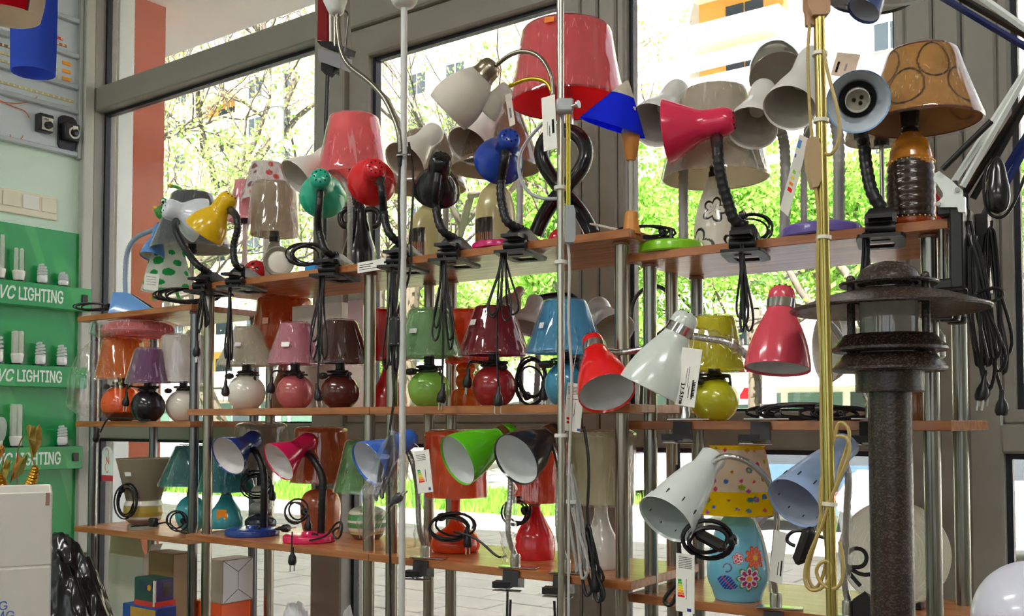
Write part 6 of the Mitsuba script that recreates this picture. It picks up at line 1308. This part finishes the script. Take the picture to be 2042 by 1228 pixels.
plate([(1865, 345), (1873, 341), (1897, 359), (1906, 368), (1918, 378), (1918, 391), (1924, 392), (1924, 423), (1911, 423), (1909, 413), (1871, 413), (1867, 406), (1880, 392), (1880, 384), (1861, 355)], 2.0, .012, 'm_gloss', 'e6ece8', 'bracket', 'white flat bracket plate')
for u_, v_ in ((1910, 379), (1872, 407)): part(t, 'bolt', put(lathe([(0, -.006), (.0045, -.006), (.0045, .002), (0, .002)], 12), P3((u_, v_), 2.0), (0, 1, 0)), 'm_metal', 'b8b8b4')
part(t, 'spring_arm', tube([P3((1879, 338), 1.99), P3((1977, 241), 1.99)], [6 * m, 6.6 * m], 12), 'm_satin', '1a1a1a', label='black spring arm')
m = arch('black architect lamp behind the white one at the right edge', '141414', 2.09, (2104, 104), [[(1924, 386)], [(1940, 396)]], [[(1930, 4), (1760, -96)]], 1926)
hank(t, P3((1930, 430), 2.05), .34, .02, 3, 51, BLK, .0032, tail=.3, lean=(.08, 0))
m = arch('dark blue architect lamp furthest back at the right edge', '1c2c66', 2.15, (2126, 142), [[(1986, 368)], [(2004, 372)]], [[(1888, 0), (1730, -94)]], 1960)
hank(t, P3((1978, 440), 2.1), .3, .03, 4, 52, BLK, .0034, tail=.33, lean=(.05, 0))
t = thing('teardrop_lamp', 'glossy black teardrop lamp head hanging among the architect lamps', 'lamp head')
part(t, 'shade', put(lathe(smooth_prof([(0, .06), (.008, .052), (.016, .02), (.021, -.015), (.015, -.04), (0, -.048)], 30), 30), P3((1990, 375), 2.0)), 'm_gloss', '101012')
part(t, 'cord', tube([P3(q_, 2.0) for q_ in ((1984, 318), (1970, 330), (1962, 380), (1976, 428), (2000, 432), (2026, 396), (2044, 350))], .003, 6, 40), 'm_satin', BLK)
t = 'architect_lamp_001'
hank(t, P3((1945, 470), 2.0), .29, .028, 5, 53, BLK, .0034, tail=.26, lean=(.1, 0))
part(t, 'ring_knot', tube([P3((1970 + 30 * math.cos(a_), 590 + 14 * math.sin(a_) - 6 * math.cos(a_)), 1.97 + .012 * math.sin(a_ * 2)) for a_ in np.linspace(0, 2 * np.pi * 2.6, 60)], .0034, 6), 'm_satin', BLK)
t = thing('plastic_bag', 'clear film packet hanging behind the bollard rings', 'plastic bag')
q = P3((1868, 690), 2.2); mm = mpp(q)
wrap(t, q, [(4 * mm, q[2] - 30 * mm), (14 * mm, q[2] - 22 * mm), (14 * mm, q[2] + 20 * mm), (5 * mm, q[2] + 34 * mm)], 91, amp=.12, n=24, name='film')
# globe at the bottom right
t = thing('globe_lamp', 'large white glass globe lamp cut off at the bottom right corner', 'globe lamp')
q = P3((2066, 1238), 1.75); R_ = 119 * mpp(q)
part(t, 'globe', put(trimesh.creation.icosphere(5, R_), q), 'm_gloss', 'dedff0', True)
part(t, 'pole', tube([(q[0], q[1], 0), (q[0], q[1], q[2] - R_ + .01)], .012, 16), 'm_satin', '2a2a2a')
part(t, 'foot', put(lathe([(0, 0), (.12, 0), (.12, .015), (.02, .03), (0, .03)], 32), (q[0], q[1], 0)), 'm_satin', '2a2a2a')
# ---------------------------------------------------------------- boxes below the shelves and in the left foreground
def pbox(name, label, u0, uc, u1, y, vt, vb, col, side=None, base=None, z1=None):
    t = thing(name, label, 'box')
    a_, c_ = W(u0, vt, y=y), W(uc, vt, y=y)
    y1 = W(u1, vt, x=c_[0])[1]
    zt = z1 or W(uc, vt, y=y)[2]; zb = base if base is not None else W(uc, vb, y=y)[2]
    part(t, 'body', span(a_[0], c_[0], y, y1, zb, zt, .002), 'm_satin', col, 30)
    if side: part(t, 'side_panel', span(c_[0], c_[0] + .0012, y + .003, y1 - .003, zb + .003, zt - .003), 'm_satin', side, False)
    return t, a_[0], c_[0], y, y1, zb, zt
LB = .42
t, x0, x1, y0, y1, z0, z1 = pbox('carton', 'open pale grey carton with raised flaps below the left shelf', 216, 286, 318, 2.2, 1112, 1228, 'c9c4b6', base=LB)
part(t, 'flap', hull([(x, y, z) for x, z in ((x0, z1), (x0 + .015, z1 + .075), (x1 - .03, z1 + .07), (x1, z1)) for y in (y0 + .002, y0 + .006)]), 'm_satin', 'bfae8c')
part(t, 'flap', hull([(x1 + .0 + a_, y, z) for a_, z in ((0, z1), (.035, z1 + .05)) for y in (y0 + .01, y1 - .01)] + [(x1 + .003, y0 + .01, z1)]), 'm_satin', 'd2ccc0')
pbox('carton', 'brown corrugated carton below the left shelf behind the blue lamp box', 296, 345, 384, 2.13, 1105, 1228, '7d5f3e', 'a08a68', base=LB)  # front painted darker and right face paler, as light falls
t, x0, x1, y0, y1, z0, z1 = pbox('lamp_box', 'small green and purple product box stacked on a blue one', 268, 309, 350, 2.06, 1156, 1212, '1d4a44', '3a3068')
bz = z0
part(t, 'picture', span(x0 + .03, x1 - .012, y0 - .0012, y0, z0 + .05, z1 - .012), 'm_satin', '24384e', False)
part(t, 'star', put(lathe([(0, 0), (.012, 0), (.012, .0015), (0, .0015)], 5), (x1 - .03, y0 - .0012, z1 - .03), (0, -1, 0)), 'm_satin', 'd89a24', False)
part(t, 'band', span(x0 + .001, x1 + .0024, y0 - .0014, y1, z0, z0 + .018), 'm_satin', 'd83a2a', False)
part(t, 'edge_stripe', span(x1 - .008, x1 + .002, y0 - .002, y0 + .004, z0 + .004, z1 - .004), 'm_satin', 'e8e4da', False)
part(t, 'window', span(x1 + .0012, x1 + .0022, y0 + .03, y1 - .02, z0 + .035, z1 - .014), 'm_gloss', '3c3a3a', False)
t, x0, x1, y0, y1, z0, z1 = pbox('lamp_box', 'royal blue product box under the small green and purple box', 244, 312, 352, 2.05, 1210, 1228, '1f4a9c', '1c3f86', base=LB, z1=bz)
part(t, 'picture', span(x0 + .05, x1 - .004, y0 - .0012, y0, z1 - .09, z1 - .006), 'm_satin', 'd2a13a', False)
t, x0, x1, y0, y1, z0, z1 = pbox('carton', 'orange carton beneath the white carton below the shelf', 384, 440, 500, 2.1, 1205, 1228, 'e8561f', 'ea5a22', base=LB)
oz = z1
t, x0, x1, y0, y1, z0, z1 = pbox('carton', 'white carton with folded seam lines standing on an orange carton', 412, 444, 505, 2.1, 1118, 1205, 'a89a8c', 'e2e2e8', base=oz)  # front painted darker as the shaded face, right side left white
ym, hz = (y0 + y1) / 2, (z1 - z0)
for a_, c_ in [((y0, z1), (ym, z1 - hz * .3)), ((y1, z1), (ym, z1 - hz * .3)), ((ym, z1 - hz * .3), (ym, z0 + hz * .3)), ((ym, z0 + hz * .3), (y0, z0)), ((ym, z0 + hz * .3), (y1, z0))]:
    part(t, 'seam', tube([(x1 + .0014, a_[0], a_[1]), (x1 + .0014, c_[0], c_[1])], .0012, 4), 'm_matte', '77777c')
def lump(name, label, u, y, vtop, w, col, mat, seed, base, amp=.16, cat_='bag', dep=.8):
    t = thing(name, label, cat_)
    X = W(u, vtop, y=y); m = mpp(X); H = X[2] - base
    s = trimesh.creation.icosphere(5, 1.0); v = np.array(s.vertices)
    n_ = meshkit.fbm(v * 2.2 + seed, 4, seed) - .5; n2 = np.abs(meshkit.fbm(v * 4.5 + seed, 3, seed + 5) - .5)
    v = v * (1 + amp * 2 * n_ - amp * 1.6 * n2)[:, None]
    v[:, 2] = (v[:, 2] + 1) / 2; v[:, 2] = np.clip(v[:, 2], 0, None)
    v[:, 2] = v[:, 2] / v[:, 2].max() * H
    f_ = 1.0 - .35 * (v[:, 2] / H) ** 2
    v[:, 0] *= w * m / 2 * f_ * 1.15; v[:, 1] *= w * m / 2 * dep * f_
    part(t, 'body', trimesh.Trimesh(v + np.array([X[0], y, base]), s.faces, process=False), mat, col, 30)
    return t
lump('rubbish_bag', 'crumpled black plastic bag beside the white carton in the left corner', 128, 1.68, 1060, 330, '0f0f11', 'm_gloss', 2, 0.0, .11)
lump('plastic_bag', 'white crumpled plastic bag at the bottom below the terracotta lamp', 590, 2.12, 1198, 120, 'e9eaee', 'm_satin', 3, LB, .18)
lump('plastic_bag', 'second white crumpled plastic bag at the bottom left of the steel post', 692, 2.12, 1204, 84, 'e9eaee', 'm_satin', 6, LB, .18)
# tall white carton in the left foreground, dried flowers in its open top
t = thing('carton', 'tall white carton with blue letters in the bottom left corner', 'carton')
q = W(105, 980, y=1.2); m = mpp(q); wd = .42
ang = math.radians(61.5)
ex_, ey_ = np.array([math.cos(ang), math.sin(ang), 0]), np.array([-math.sin(ang), math.cos(ang), 0])
Mb = np.stack([ex_, ey_, [0, 0, 1]], 1); zt_ = q[2]
bp = lambda x0, x1, y0, y1, z0, z1, b=.003: put(span(x0, x1, y0, y1, z0, z1, b), (q[0], q[1], 0), M=Mb)
zf_ = W(105, 1127, y=1.2)[2]
part(t, 'body', cat([bp(-wd, 0, 0, .006, zf_, zt_), bp(-.006, 0, 0, .3, zf_, zt_), bp(-wd, 0, .294, .3, zf_, zt_), bp(-wd, -wd + .006, 0, .3, zf_, zt_), bp(-wd, 0, 0, .3, .7, zf_ - .002)]), 'm_satin', 'd9d6cf', 30)
part(t, 'tape', bp(-.014, -.006, -.0012, 0, zt_ - .03, zt_ - .002, 0), 'm_satin', '9a7a6a', False)
tm = np.stack([ex_, [0, 0, 1], -ey_], 1)
for txt, u_, v_ in (('LG', -14, 1214), ('MG', -8, 1236)):
    lz = W(u_, v_, y=1.11)[2]
    lx = (W(17 if txt == 'LG' else 28, v_, y=1.2) - q) @ ex_
    tmh = meshkit.text_mesh(txt, 17 * m, .0006); wmax = tmh.bounds[1][0]
    part(t, 'lettering', put(tmh, q * [1, 1, 0] + ex_ * (-.086 - wmax + (.014 if txt == 'MG' else 0)) - ey_ * .0004 + np.array([0, 0, lz]), M=tm), 'm_matte', '4a6ab0', False)
t = thing('carton', 'lower white carton under the tall one in the left corner', 'carton')
part(t, 'body', bp(-wd, 0, .0, .3, 0, .698), 'm_satin', 'd9d6cf', 30)
t = thing('dried_flowers', 'dried golden flowers with papery petals sticking out of the white carton', 'dried flowers')
def dpt(u_, v_, y=1.34): return W(u_, v_, y=y)
for (a_, b_, w0, w1) in [((52, 985), (71, 930), 13, 7), ((8, 985), (0, 944), 11, 6)]:
    p = cr([dpt(*a_), dpt((a_[0] + b_[0]) / 2 + 2, (a_[1] + b_[1]) / 2), dpt(*b_)], 60)
    rr_ = np.linspace(w0, w1, 60) * m * 1.1 * (1 + .14 * np.sin(np.arange(60) * 2 * np.pi / 5.5))
    part(t, 'golden_cone', tube(p, rr_, 18), 'm_metal', 'c8963a')
g = np.random.default_rng(8)
def petal(pts, col, y=1.34):
    P = [dpt(u_, v_, y + .012 * g.standard_normal()) for u_, v_ in pts]
    c0 = sum(P) / len(P) + np.array([0, -.008, 0])
    V = np.array(P + [c0]); n_ = len(P)
    part(t, 'petal', trimesh.Trimesh(V, [[i, (i + 1) % n_, n_] for i in range(n_)], process=False), 'm_leaf', col, False)
petal([(62, 914), (60, 895), (52, 850), (58, 846), (64, 849), (70, 850), (72, 880), (68, 912)], 'b09a56')
petal([(66, 912), (71, 885), (72, 852), (79, 845), (83, 856), (84, 878), (80, 890)], 'c0a25c')
petal([(20, 960), (26, 930), (35, 905), (46, 915), (48, 935), (34, 952)], 'b88a4a')
petal([(30, 955), (45, 912), (56, 902), (52, 925), (45, 945)], '8f9a58')
petal([(6, 950), (4, 930), (12, 915), (22, 918), (18, 940), (12, 955)], 'a89a50')
petal([(-6, 910), (2, 885), (8, 890), (10, 900), (2, 912)], 'd09a3a')
for pts_ in ([(72, 930), (64, 912), (70, 880)], [(20, 962), (34, 920), (36, 895), (46, 870)], [(2, 944), (6, 920), (3, 890)], [(40, 985), (34, 950), (44, 910)]):
    part(t, 'stem', tube([dpt(*p_) for p_ in pts_], .0016, 5, 14), 'm_satin', '7a4a2c')
